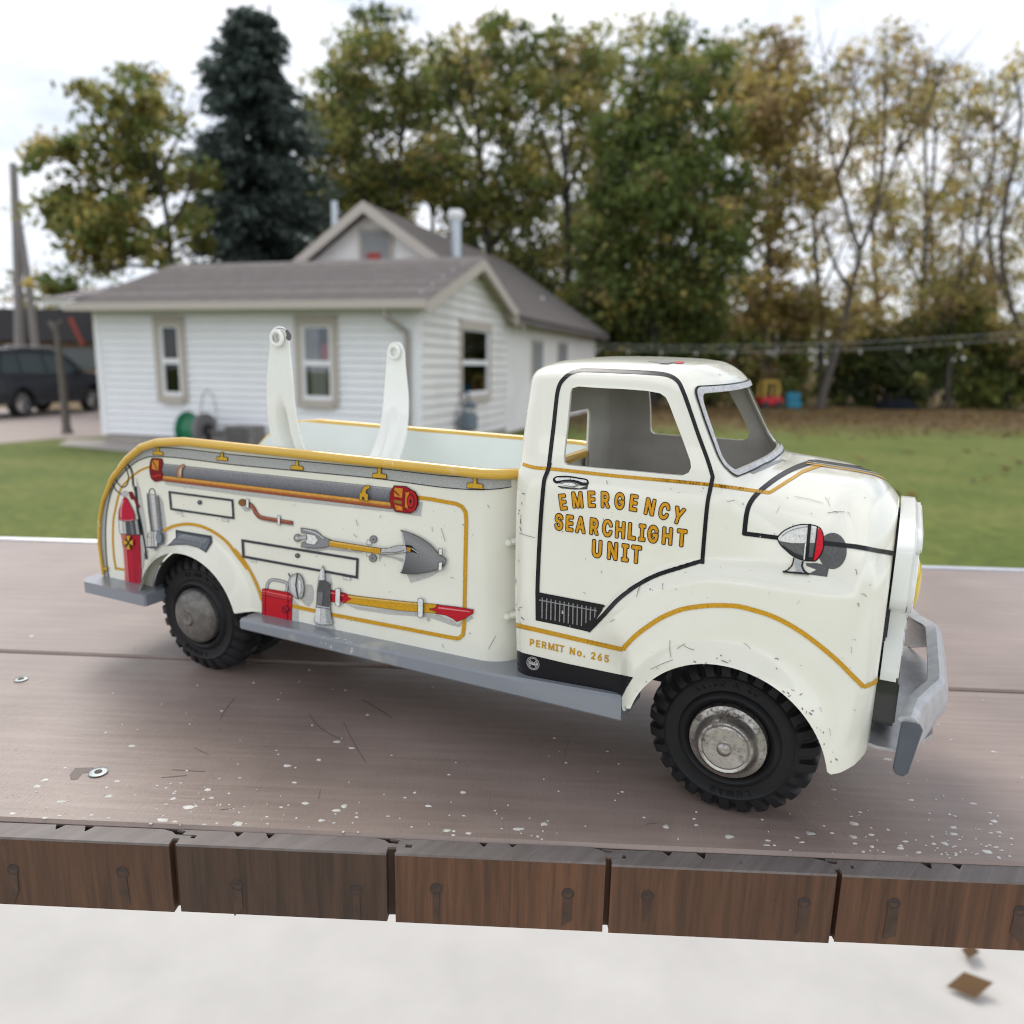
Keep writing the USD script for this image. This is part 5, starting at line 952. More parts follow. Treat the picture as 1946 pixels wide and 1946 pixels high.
n_ = int(math.hypot(ug-.35, zg-HE)/.16); dirv = np.array([ug-.35, SM*(abs(ug)+.35)])/n_
for i in range(n_):
    a = np.array([.37, zg-SM*(abs(ug)+.37)+.022]) + dirv*i; b = a+dirv*1.2; nb = np.array([dirv[1], -dirv[0]])/np.hypot(*dirv)
    if nb[1] < 0: nb = -nb
    obj('shingle_course', hmesh(prism(np.array([a, b, b+nb*.008, a+nb*.03]), VM-.31, VM+LM+.31, 1)), ['shingle_back','shingle_dark'][i%2], house, smooth=False)
for a_, b_ in (((1003,640),(1022,720)), ((1052,644),(1068,715))):
    p, q = wall_px((a_[0]*k,a_[1]*k), u=-.05), wall_px((b_[0]*k,b_[1]*k), u=-.05)
    w = obj('window', hmesh(box(-.06, -.02, p[1], q[1], q[2], p[2])), 'trim_beige', house); obj('pane', hmesh(box(-.019, -.012, p[1]+.08, q[1]-.08, q[2]+.08, p[2]-.08)), 'window_grey', w)
fl = wall_px((860*k, 470*k), v=VM+1.5); ft = wall_px((860*k, 405*k), v=VM+1.5)
obj('flue', tube([pt(fl[0],VM+1.5,fl[2]-.5), pt(fl[0],VM+1.5,ft[2]-.12)], .13, 16), 'flue_steel', house); obj('flue_cap', tube([pt(fl[0],VM+1.5,ft[2]-.14), pt(fl[0],VM+1.5,ft[2]-.02), pt(fl[0],VM+1.5,ft[2]+.1)], [.15,.21,.16], 16), 'vinyl_white', house)
vp = wall_px((1022*k, 575*k), u=-1.0); obj('vent_pipe', tube([pt(-1.,vp[1],vp[2]-.3), pt(-1.,vp[1],vp[2]+.22)], .06, 12), 'vinyl_white', house)
an = wall_px((632*k, 432*k), v=VM+2.5); at_ = wall_px((632*k, 380*k), v=VM+2.5); obj('vent_pipe', tube([pt(an[0],VM+2.5,an[2]-1.2), pt(an[0],VM+2.5,at_[2])], .09, 12), 'flue_steel', house)
rd = wall_px((706*k, 468*k), v=VM-.1); w = obj('gable_window', hmesh(box(rd[0]-.42, rd[0]+.42, VM-.05, VM-.01, rd[2]-.5, rd[2]+.45)), 'trim_beige', house); obj('pane', hmesh(box(rd[0]-.34, rd[0]+.34, VM-.062, VM-.052, rd[2]-.42, rd[2]+.37)), 'window_grey', w); obj('curtain', hmesh(box(rd[0]-.20, rd[0]+.14, VM-.075, VM-.064, rd[2]-.40, rd[2]-.1)), 'red_cloth', w)
# ---------------------------------------------------------------- things by the house
def local(o, loc, rz=0.):
    pass
def put_thing(name, label, cat_, loc, rz=0., group=None):
    x = UsdGeom.Xform.Define(stage, path_of(name)); x.AddTranslateOp().Set(Gf.Vec3d(*[float(v) for v in loc])); x.AddRotateZOp().Set(math.degrees(rz)); return tag(x.GetPrim(), label, cat_, group)
UA = math.atan2(U[1], U[0])
plain('green_plastic', (.008,.13,.06), .4); plain('grey_plastic', (.14,.13,.13), .6); plain('meter_blue', (.12,.15,.18), .5); plain('wire_grey', (.35,.35,.35), .4, metal=.5); plain('stone_grey', (.19,.18,.17), .85, var=.3, scale=12.)
p = wall_px((374*k, 830*k), v=-.55); base = hp(p[0], -.55, 0.)
p0_ = wall_px((372*k,808*k), v=-.5); base = hp(p0_[0], -.5, 0.)
hr = put_thing('hose_reel', 'green drum hose reel with a wire handle on the ground against the white clapboard wall', 'hose reel', base, UA)
dz = .34
def disc(r, x0, x1, n=28):
    q = lathe([(x0,.001),(x0,r),(x1,r),(x1,.001)], n); v = q.vertices; q.vertices = np.c_[v[:,1], v[:,0], v[:,2]]; q.fix_normals(); return q
obj('drum', disc(.26,-.18,.12).apply_translation((0,0,dz)), 'green_plastic', hr); obj('flange', disc(.32,-.22,-.18).apply_translation((0,0,dz)), 'green_plastic', hr); obj('flange', disc(.30,.12,.20).apply_translation((0,0,dz)), 'grey_plastic', hr)
obj('hub', disc(.12,.20,.24).apply_translation((0,0,dz)), 'room_dark', hr)
obj('handle', tube([(.12,0,dz),(.10,0,dz+.35),(.16,0,dz+.62),(.25,.0,dz+.70),(.36,0,dz+.62),(.42,0,dz+.35),(.40,0,.02)], .014, 8), 'wire_grey', hr)
obj('stand', cat(tube([(-.2,-.3,.02),(-.2,0,dz),(-.2,.3,.02)], .016, 6), tube([(.22,-.3,.02),(.22,0,dz),(.22,.3,.02)], .016, 6)), 'wire_grey', hr)
def wx(px, v): q = wall_px((px[0]*k, px[1]*k), v=v); return q
for i, (px, w_, h, d_, nm, mt, lb, ct) in enumerate([((425,812), .42, .30, .3, 'grey_box', 'grey_plastic', 'low grey plastic box on the ground right of the hose reel', 'box'), ((462,808), .55, .45, .45, 'condenser_unit', 'stone_grey', 'grey louvred condenser unit low against the white wall left of the near fork arm', 'air conditioner')]):
    q = wx(px, -.45); o = put_thing(nm, lb, ct, hp(q[0], -.45, 0), UA); obj('case', bbox(-w_/2, w_/2, -d_/2, d_/2, .03, h, .03), mt, o); obj('feet', cat(box(-w_/2+.02,-w_/2+.08,-d_/2+.03,d_/2-.03,0,.028), box(w_/2-.08,w_/2-.02,-d_/2+.03,d_/2-.03,0,.028)), 'room_dark', o)
    for j in range(4 if i else 1): obj('louvre' if i else 'lid', bbox(-w_/2+.04, w_/2-.04, -d_/2-.012, -d_/2+.0, .09+j*.09, .135+j*.09, .004) if i else bbox(-w_/2-.02, w_/2+.02, -d_/2-.02, d_/2+.02, h+.002, h+.05, .015), 'room_dark' if i else 'grey_plastic', o)
g_ = wall_px((884*k, 800*k), u=.25); gm = put_thing('gas_meter', 'blue-grey gas meter with pipes standing at the foot of the mossy gable wall', 'gas meter', hp(.25, g_[1], 0), UA)
obj('body', bbox(-.14,.14,-.18,.18,.30,.66,.06), 'meter_blue', gm); obj('regulator', lathe([(0,.001),(0,.1),(.05,.13),(.1,.1),(.14,.04),(.14,.001)], 20, axis=2).apply_translation((0,.1,.72)), 'meter_blue', gm)
obj('pipe', tube([(-.05,-.12,.0),(-.05,-.12,.78),(-.05,.12,.80),(-.05,.12,1.0),(-.2,.12,1.02)], .028, 8), 'meter_blue', gm)
# dark sport utility vehicle on the drive
plain('car_paint', (.010,.012,.018), .28, coat=.8, var=.05); plain('car_trim', (.012,.012,.013), .6); plain('alloy', (.42,.42,.43), .3, metal=.7); M('car_glass', {'p': ('principled_bsdf', dict(base_color=(.045,.058,.062), roughness=.12, specular_ior_level=.8))})
plain('tail_red', (.25,.01,.01), .2, coat=.5); plain('roof_rail_silver', (.4,.4,.42), .35, metal=.6)
w0 = ground([(48*k, 788*k)])[0]; w1 = ground([(153*k, 779*k)])[0]; dr_ = (w1-w0)[:2]; dl_ = np.linalg.norm(dr_); ang = math.atan2(dr_[1], dr_[0]); print('suv', w0, w1, dl_)
suv = put_thing('parked_suv', 'dark blue-black sport utility vehicle parked on the drive left of the white house', 'car', w0, ang)
L_ = 4.6; sc_ = 1.0
prof = [(-.95,.55),(-.98,.95),(-.93,1.12),(-.86,1.2),(-.62,1.66),(-.45,1.74),(.3,1.78),(1.2,1.78),(1.75,1.72),(2.1,1.5),(2.5,1.16),(3.3,1.05),(3.62,.95),(3.72,.6),(3.68,.36),(3.2,.30),(-.8,.36)]
bd = prism(prof[::-1], 0, 1.82, 1)
v = bd.vertices
bs = solid(bd).refine_to_length(.2)
def tuck(P):
    P = np.array(P); f_ = np.clip((P[:,2]-1.0)/.8, 0, 1)**1.3*.22; s_ = np.where(P[:,1] < .91, 1, -1); e = np.abs(P[:,1]-.91)/.91; P[:,1] += s_*f_*e
    ends = np.clip((P[:,0]-2.9)/.85, 0, 1)**2*.16 + np.clip((-.6-P[:,0])/.4, 0, 1)**2*.10; P[:,1] += s_*ends*e; return P
bs = bs.warp_batch(tuck)
for x in (0., 2.75): bs = bs - m3.Manifold.cylinder(4, .43, .43, 36).rotate((90,0,0)).translate((x, 3, .37))
obj('body', bs, 'car_paint', suv, smooth=28)
def side_y(z): return .22*max(0, min(1, (z-1.0)/.8))**1.3
for nm, q in (('rear_window', [(-.60,1.17),(-.42,1.60),(.02,1.63),(.0,1.15)]), ('rear_door_window', [(.08,1.15),(.10,1.63),(.92,1.65),(.92,1.13)]), ('front_door_window', [(1.02,1.13),(1.02,1.65),(1.62,1.6),(1.95,1.38),(2.14,1.14)])):
    V_ = [(x, side_y(z)+dy, z) for x, z in q for dy in (-.012, .03)]; obj(nm, from_m3(m3.Manifold.hull_points(np.array(V_, np.float32))), 'car_glass', suv, smooth=False)
obj('side_moulding', bbox(.45,2.28,-.02,.03,.55,.68,.01), 'car_trim', suv); obj('side_moulding', bbox(-.75,-.46,-.02,.03,.50,.62,.01), 'car_trim', suv); obj('door_handle', bbox(.85,1.0,-.03,.02,1.0,1.04,.008), 'car_trim', suv); obj('door_handle', bbox(1.72,1.9,-.03,.02,1.0,1.04,.008), 'car_trim', suv)
obj('mirror', bbox(2.0,2.16,-.20,-.01,1.12,1.27,.03), 'car_trim', suv); obj('roof_rail', tube([(-.2,.25,1.76),(-.1,.25,1.84),(1.5,.25,1.84),(1.62,.25,1.76)], .02, 8), 'roof_rail_silver', suv)
obj('tail_light', bbox(-.97,-.83,.0,.16,.9,1.25,.02), 'tail_red', suv); obj('rear_bumper', bbox(-1.06,-.70,.02,1.8,.42,.66,.05), 'car_trim', suv); obj('backlight', prism([(-.9,1.2),(-.66,1.64),(-.70,1.66),(-.94,1.22)], .3, 1.5, 1), 'car_glass', suv)
for x in (0., 2.75):
    for y in (.02, 1.60):
        w = thing('wheel', None, None, parent=suv)
        ty = lathe([(0,.24),(0,.33),(.03,.37),(.18,.37),(.21,.33),(.21,.24),(.19,.2),(.02,.2)], 36); ty.fix_normals(); obj('tyre', ty.apply_translation((x,y,.37)), 'rubber', w, smooth=35)
        rm = [lathe([(.03,.001),(.03,.06),(.06,.06),(.06,.001)], 20)] + [bbox(-.028,.028,.03,.06,.05,.235,.01).apply_transform(trimesh.transformations.rotation_matrix(a, (0,1,0))) for a in np.linspace(0,2*np.pi,7)[:-1]] + [lathe([(.02,.20),(.02,.245),(.05,.245),(.05,.20)], 32)]
        for q in rm: q.fix_normals()
        obj('rim', cat(*rm).apply_translation((x, y if y < 1 else y+.12, .37)), 'alloy', w, smooth=False)
# flat-roofed building beyond
plain('fascia_dark', (.018,.017,.02), .6); plain('brick_tan', (.26,.20,.14), .85, var=.3, scale=3.); plain('steel_red', (.22,.03,.02), .5)
b0, b1 = at_depth([(-120, 690)], 46.)[0], at_depth([(330, 690)], 46.)[0]
zt, zf, zl = at_depth([(40,583*k)], 46.)[0][2], at_depth([(40,643*k)], 46.)[0][2], -.3
bl = thing('flat_roofed_building', 'long flat-roofed building with deep dark fascia and tan wall beyond the parked car', 'building')
obj('wall', box(b0[0]+1, b1[0], 46.6, 58, zl, zf), 'brick_tan', bl); obj('fascia', box(b0[0], b1[0]+.5, 45.6, 59, zf, zt), 'fascia_dark', bl); obj('window_band', box(b0[0]+3, b1[0]-1, 46.52, 46.6, .9, zf-.35), 'car_glass', bl)
rb = at_depth([(138*k,604*k),(162*k,648*k)], 45.); obj('roof_brace', tube([rb[0]+[0,-.3,.1], rb[1]+[0,-.3,-.1]], .13, 8), 'steel_red', bl)
# utility poles, crooked post
plain('pole_wood', (.21,.195,.19), .85, var=.2, scale=8.); plain('post_wood', (.12,.105,.09), .9, var=.3, scale=20.)
def pole(name, label, cat_, pts, y, r0, r1, grp=None):
    P = np.array([at_depth([(x*k, yy*k)], y)[0] for x, yy in pts]); o = thing(name, label, cat_, loc=P[0]); obj('shaft', tube(spline(P-P[0], 14), np.linspace(r0, r1, 14), 12), 'pole_wood', o, smooth=True); return o, P
o, P = pole('utility_pole', 'tall weathered utility pole rising above the parked car, left of its leaning brace', 'utility pole', [(37,700),(35,560),(30,420),(25,308)], 36., .21, .15)
obj('crossarm', box(-.05,.9,-.06,.06,-.08,.08).apply_translation(P[-1]-P[0]+[0,0,-.25]), 'pole_wood', o); obj('insulator', trimesh.creation.cylinder(.06,.2,sections=10).apply_translation(P[-1]-P[0]+[.8,0,-.05]), 'wire_grey', o)
o, P = pole('pole_brace', 'slanting timber brace leaning against the utility pole from the right', 'utility pole', [(72,700),(56,560),(44,470),(34,410)], 36., .17, .13); obj('bolt', trimesh.creation.cylinder(.05,.3,sections=8).apply_translation(P[-1]-P[0]), 'wire_grey', o)
cp = at_depth([(x*k, y*k) for x, y in ((128,822),(124,790),(120,740),(115,690),(110,650),(106,625),(100,615),(93,608))], 16.5); cp[0][2] = -.05
o = thing('weathered_post', 'crooked weathered wooden post in front of the parked car with a bent top', 'post', loc=cp[0]); obj('stem', tube(spline(cp-cp[0], 24), np.interp(np.linspace(0,1,24), [0,.06,.7,1], [.15,.085,.07,.045]), 10), 'post_wood', o, smooth=True)
obj('stub', tube([(cp[5]-cp[0])+[0,0,-.1], (cp[5]-cp[0])+[.05,-.05,.12], (cp[5]-cp[0])+[.14,-.06,.2]], .03, 8), 'post_wood', o)

# ---------------------------------------------------------------- trees, shrubs
M('leaf', {'at': ('attribute', dict(attribute='ink')), 'd': ('principled_bsdf', dict(roughness=.6, specular_ior_level=.3)), 't': ('translucent_bsdf', {}), 'x': ('mix_closure', dict(fac=.5))},
  [('at.color','d.base_color'), ('at.color','t.color'), ('d.BSDF','x.closure1'), ('t.BSDF','x.closure2')], surface='x.closure')
plain('bark_dark', (.035,.03,.026), .95, var=.3, scale=6.); plain('bark_grey', (.085,.072,.06), .95, var=.3, scale=6.)
GREEN, OLIVE, YEL, BRN, DKG, LIME = (.15,.195,.055), (.28,.27,.085), (.50,.40,.13), (.38,.28,.15), (.08,.10,.045), (.21,.235,.06)
def leaves(name, blobs, size, cols, parent, seed, flat=0.):
    """blobs: (centre, radii, count); leaves crowd in small clumps so that gaps and dark hollows stay"""
    r_ = np.random.default_rng(seed); V, C_ = [], []
    for c_, rad, n_ in blobs:
        c_, rad = np.array(c_, float), np.array(rad, float); nc = max(3, n_//26)
        u = r_.normal(size=(nc,3)); u /= np.linalg.norm(u, axis=1, keepdims=True); rr = r_.random(nc)**.42
        cc = c_ + u*rad*rr[:,None]; which = r_.integers(0, nc, n_); sp = rad.mean()*.20
        p = cc[which] + r_.normal(0, sp, (n_,3))*[1,1,.75]
        a = r_.normal(size=(n_,3)); a[:,2] *= (1-flat); a /= np.linalg.norm(a, axis=1, keepdims=True); b = np.cross(a, r_.normal(size=(n_,3))); b /= np.linalg.norm(b, axis=1, keepdims=True); d_ = np.cross(a, b)
        s_ = size*r_.uniform(.6, 1.35, (n_,1)); q = np.stack([p-b*s_*.5, p+d_*s_*.32, p+b*s_*.5, p-d_*s_*.32], 1); V.append(q.reshape(-1,3))
        cw2 = r_.choice(len(cols), nc, p=np.array([w for _, w in cols])/sum(w for _, w in cols)); col = np.array([c2 for c2, _ in cols])[cw2][which]*r_.uniform(.65, 1.4, (n_,1)); C_.append(np.repeat(col, 4, 0))
    V = np.vstack(V); i = np.arange(len(V)//4)*4; F = np.vstack([np.c_[i,i+1,i+2], np.c_[i,i+2,i+3]])
    return obj(name, tm(V, F), 'leaf', parent, ink=np.vstack(C_))
def limb(P, r0, r1, n=10): return tube(spline(P, n), np.linspace(r0, r1, n), 7)
def px_path(pts, y): return np.array([at_depth([(a*k, b*k)], y)[0] for a, b in pts])
DENS, TALL = 1.45, 1.28
def tree(name, label, y, trunk, limbs, blobs, size, cols, seed, r=.16, bark='bark_dark', dense=1., group=None, base_z=0., twigs=30):
    """trunk, limbs: pixel paths at depth y; blobs: (pixel x, pixel y, pixel radius x, pixel radius y, leaves)"""
    up_ = lambda l: [(a, b if b > 520 else 520-(520-b)*TALL) for a, b in l]
    if 'autumn' not in name: trunk, limbs = up_(trunk), [up_(l) for l in limbs]
    P = px_path(trunk, y); P[0][2] = base_z-.1; o = thing(name, label, 'tree', loc=P[0], group=group); r_ = np.random.default_rng(seed+900); off = P[0]; s_ = y/F_PX*k
    ms_ = [limb(P-off, r, r*.35)]; tips = [P]
    for l in limbs:
        Q = px_path(l, y); Q[:,1] += np.linspace(0, r_.uniform(-1.4,1.4), len(Q)); ms_.append(limb(Q-off, r*.5, r*.14)); tips.append(Q)
    allp = np.vstack([spline(t_, 14)[5:] for t_ in tips])
    for _ in range(twigs):
        a = allp[r_.integers(len(allp))]-off; d_ = r_.normal(size=3); d_[2] = abs(d_[2])*.9+.1; d_ /= np.linalg.norm(d_); L_ = r_.uniform(.6, 2.0); ms_.append(limb(np.array([a, a+d_*L_*.5+[0,0,.05*L_], a+d_*L_+[0,0,.22*L_]]), r*.14, .008, 6))
    obj('trunk', cat(*ms_), bark, o, smooth=40)
    B = []
    if 'autumn' not in name: blobs = [(bx, by if by > 520 else 520-(520-by)*TALL, rx, ry*(1.12 if by < 520 else 1), n_*1.22) for bx, by, rx, ry, n_ in blobs]
    for bx, by, rx, ry, n_ in blobs:
        c_ = at_depth([(bx*k, by*k)], y)[0]; c_[1] += r_.uniform(-1,1); B.append((c_-off, (rx*s_, min(rx,ry)*s_*1.3, ry*s_), int(n_*dense*DENS)))
    leaves('crown', B, size, cols, o, seed)
    return o
tree('autumn_tree', 'green and yellow autumn tree behind the left end of the house roof', 26., [(330,700),(327,600),(322,500),(318,430),(300,330),(285,250)], [[(322,480),(270,450),(190,440),(120,400)],[(318,430),(360,380),(378,330)],[(305,350),(240,300),(170,260)],[(300,330),(330,270),(350,210)],[(322,510),(230,500),(140,520)]],
  [(200,290,95,50,1300),(130,300,60,35,500),(255,215,80,45,700),(180,400,110,45,1500),(110,395,55,35,500),(240,440,90,45,1100),(150,470,60,40,600),(130,545,45,18,300),(340,260,60,40,450),(350,330,50,60,420),(345,430,40,50,380),(230,350,80,40,500),(290,480,60,30,450),(265,160,70,40,380)], .24, [(OLIVE,5),(GREEN,4),(YEL,2),((.11,.10,.02),2)], 11, r=.15, dense=.72)
# the spruce: drooping tiers round one straight stem
def spruce():
    y = 31.; P = px_path([(500,700),(500,500),(505,300),(508,10)], y); P[0][2] = -.1; o = thing('blue_spruce', 'tall dark blue-green spruce standing behind the house roof', 'tree', loc=P[0]); off = P[0]
    obj('trunk', tube(spline(P, 14)-off, np.linspace(.28,.04,14), 9), 'bark_dark', o, smooth=True); H_ = P[-1][2]-P[0][2]; r_ = np.random.default_rng(3); V, C_ = [], []; br = []
    for i in range(620):
        h = 2.0 + (H_-2.2)*(i/620)**.9; rad = 3.7*(1-(h/H_))**.45*min(1.,.55+h/14) + .15; a = r_.uniform(0, 2*np.pi); rad *= r_.choice([r_.uniform(.45,.85), r_.uniform(.8,1.18)]); d_ = np.array([math.cos(a), math.sin(a)])
        m_ = 46; t = np.sort(r_.random(m_))**.7; z = h + .25*rad*(t*.4 - 1.1*t**2) ; c_ = np.c_[d_[0]*rad*t, d_[1]*rad*t, z]
        c_ += r_.normal(0, .10+.10*t[:,None]*rad*.35, (m_,3))*[1,1,.5]; c_[:,2] -= np.abs(r_.normal(0,.12,m_))
        a2 = np.c_[d_[0]+r_.normal(0,.5,m_), d_[1]+r_.normal(0,.5,m_), r_.normal(-.35,.3,m_)]; a2 /= np.linalg.norm(a2, axis=1, keepdims=True); b2 = np.cross(a2, r_.normal(size=(m_,3))); b2 /= np.linalg.norm(b2, axis=1, keepdims=True)
        q = np.stack([c_-a2*.2, c_+b2*.075, c_+a2*.2, c_-b2*.075], 1); V.append(q.reshape(-1,3)); cc = np.array([(.085,.115,.10),(.14,.18,.16),(.05,.07,.06)])[r_.integers(0,3,m_)]; C_.append(np.repeat(cc, 4, 0))
    V = np.vstack(V); i = np.arange(len(V)//4)*4; obj('crown', tm(V, np.vstack([np.c_[i,i+1,i+2], np.c_[i,i+2,i+3]])), 'leaf', o, ink=np.vstack(C_))
spruce()
mixc = [(OLIVE,4),(GREEN,4),(DKG,2),(YEL,.6),(BRN,.4)]
tree('shade_tree', 'tall olive-leaved tree behind the gable, between the spruce and the flue', 36., [(735,700),(738,520),(745,400),(760,300),(755,200)], [[(745,400),(700,330),(650,270)],[(750,360),(810,300),(840,240)],[(740,450),(680,400),(620,360)]],
  [(700,200,80,40,520),(780,250,60,50,520),(640,240,60,35,360),(720,150,60,25,220),(640,340,60,55,1000),(700,290,70,40,800),(620,270,60,30,450),(760,360,90,45,1300),(690,390,90,40,1300),(830,370,60,45,800),(800,270,45,40,350),(655,215,50,25,260),(740,195,60,30,260),(600,430,40,40,600)], .24, mixc, 21, r=.2)
tree('shade_tree', 'dark forked tree with a black slanting trunk just right of the metal flue', 37., [(940,700),(925,520),(915,420),(905,330),(890,250),(880,190)], [[(915,420),(960,330),(985,260)],[(905,340),(860,290),(840,230)],[(920,480),(990,420),(1040,380)]],
  [(920,250,70,40,480),(860,200,60,30,300),(980,200,60,40,380),(940,160,60,25,200),(950,400,80,55,1300),(985,330,60,45,650),(880,420,60,50,900),(1000,480,60,60,1000),(930,300,45,35,350),(860,340,40,30,300),(1000,560,70,40,900),(960,220,60,30,250),(850,230,60,28,200)], .24, mixc, 22, r=.2)
tree('shade_tree', 'tall thin-leaved tree with limbs forking in a V above the right roof edge', 35., [(1068,720),(1068,600),(1072,480),(1070,400),(1062,330),(1055,250),(1050,190)], [[(1070,400),(1100,340),(1130,280),(1150,210)],[(1070,420),(1040,350),(1010,270),(1000,200)],[(1064,350),(1090,290),(1095,230)]],
  [(1020,220,60,40,380),(1110,200,60,40,380),(1060,160,60,25,220),(1120,420,50,60,500),(1060,280,70,40,420),(1110,330,55,45,420),(1020,380,40,50,420),(1130,250,60,35,280),(1000,250,50,35,260),(1075,470,45,60,420),(1070,200,70,30,220),(1095,560,50,50,700)], .24, [(OLIVE,4),(GREEN,3),(BRN,1),(YEL,1)], 23, r=.2)
tree('bushy_tree', 'broad bushy green tree filling the gap right of the house, above the truck cab', 31., [(1230,760),(1232,640),(1240,520),(1250,420),(1255,330)], [[(1240,520),(1170,450),(1130,400)],[(1245,470),(1310,400),(1350,340)],[(1235,600),(1150,560)],[(1240,560),(1330,520)]],
  [(1180,300,60,40,520),(1250,230,70,35,440),(1330,240,60,40,380),(1280,180,60,25,220),(1160,380,50,45,700),(1150,470,60,65,2300),(1230,420,70,60,2000),(1300,370,75,60,1500),(1220,340,70,40,800),(1160,570,65,60,2300),(1260,540,80,70,2600),(1340,480,60,80,1500),(1330,580,55,50,1400),(1200,650,90,45,2400),(1300,650,80,40,1800),(1380,400,40,60,500),(1280,290,70,35,480),(1370,300,45,40,320),(1210,265,50,25,200)], .24, [(GREEN,6),(DKG,1.6),((.11,.15,.035),2),(BRN,.5),(YEL,.4),(OLIVE,1)], 24, r=.2)
thin = [(BRN,3),(YEL,3),(OLIVE,3),((.2,.15,.05),2)]
tree('slender_tree', 'slender pale-barked tree with sparse yellow leaves rising straight above the windshield', 33., [(1440,770),(1442,640),(1450,500),(1462,400),(1468,300),(1470,200)], [[(1450,500),(1400,420),(1380,340)],[(1462,400),(1500,320),(1510,250)],[(1455,450),(1490,400)],[(1468,320),(1430,260)]],
  [(1440,300,70,50,620),(1490,400,50,50,480),(1400,230,50,35,300),(1460,180,60,30,260),(1500,580,40,50,480),(1420,420,55,60,560),(1470,330,55,45,480),(1400,320,50,40,380),(1450,560,50,70,700),(1400,620,60,40,700),(1480,470,40,50,330),(1500,260,55,35,300),(1430,250,50,30,240)], .24, thin, 25, r=.13, bark='bark_grey')
tree('forked_tree', 'leaning forked tree, bare limbs spreading in a Y at right of truck cab', 31.5, [(1545,768),(1565,700),(1592,610),(1612,520),(1625,480)], [[(1625,480),(1650,430),(1680,370),(1700,300),(1715,240),(1725,190)],[(1622,485),(1600,430),(1578,360),(1565,290),(1560,200)],[(1645,440),(1655,360),(1650,280),(1640,200)],[(1690,340),(1730,290),(1750,230)],[(1605,545),(1560,500),(1530,440)],[(1580,370),(1600,300),(1590,230)]],
  [(1620,420,60,60,420),(1700,400,50,60,300),(1560,350,50,60,320),(1680,200,60,40,240),(1640,330,60,50,260),(1650,600,60,40,480),(1570,300,55,45,330),(1660,300,60,50,300),(1720,260,55,40,250),(1540,420,50,50,330),(1640,520,60,40,280),(1600,620,60,40,380),(1560,560,50,40,330),(1600,240,55,30,200)], .15, thin, 26, r=.19, bark='bark_grey', twigs=70)
tree('slender_tree', 'thin upright tree with brown twigs between the forked tree and the dark heap', 34., [(1735,770),(1738,650),(1742,540),(1748,420),(1745,310),(1750,200)], [[(1742,540),(1700,460),(1690,380)],[(1748,430),(1790,350),(1800,270)],[(1740,600),(1780,540)],[(1746,350),(1720,280)]],
  [(1760,400,60,60,280),(1730,260,50,40,220),(1770,500,60,50,420),(1800,560,50,40,420),(1740,560,60,50,480),(1790,430,50,50,240),(1700,400,45,50,230),(1760,300,60,40,200),(1720,620,60,40,600),(1780,240,50,30,150)], .15, thin, 27, r=.12, bark='bark_grey', twigs=60)
tree('slender_tree', 'grey slanting tree leaning right beside the thicket, left of the red-brown twig', 33.5, [(1790,770),(1795,650),(1815,560),(1845,480),(1880,430),(1905,380)], [[(1815,560),(1810,470),(1820,380),(1815,280)],[(1845,480),(1850,400),(1880,320),(1885,240)],[(1800,620),(1760,560)]],
  [(1860,450,50,50,300),(1830,260,50,40,160),(1880,380,50,50,220),(1900,480,50,50,300),(1850,520,60,40,420),(1870,400,50,40,180),(1820,350,50,50,170),(1880,300,50,40,140),(1840,600,60,40,600)], .15, thin, 28, r=.13, bark='bark_grey', twigs=60)
tree('slender_tree', 'half-bare tree at the right edge of the lawn with curved limbs', 32., [(1945,775),(1935,650),(1905,570),(1890,500),(1895,420),(1920,330),(1915,220)], [[(1905,570),(1870,520),(1850,470)],[(1893,450),(1930,400),(1960,340)],[(1915,330),(1880,270)]],
  [(1910,540,60,40,520),(1925,440,45,40,240),(1900,340,50,45,150),(1930,630,60,50,700),(1920,250,50,35,120)], .15, [(OLIVE,3),(YEL,3),(BRN,2)], 29, r=.14, bark='bark_grey', twigs=50)
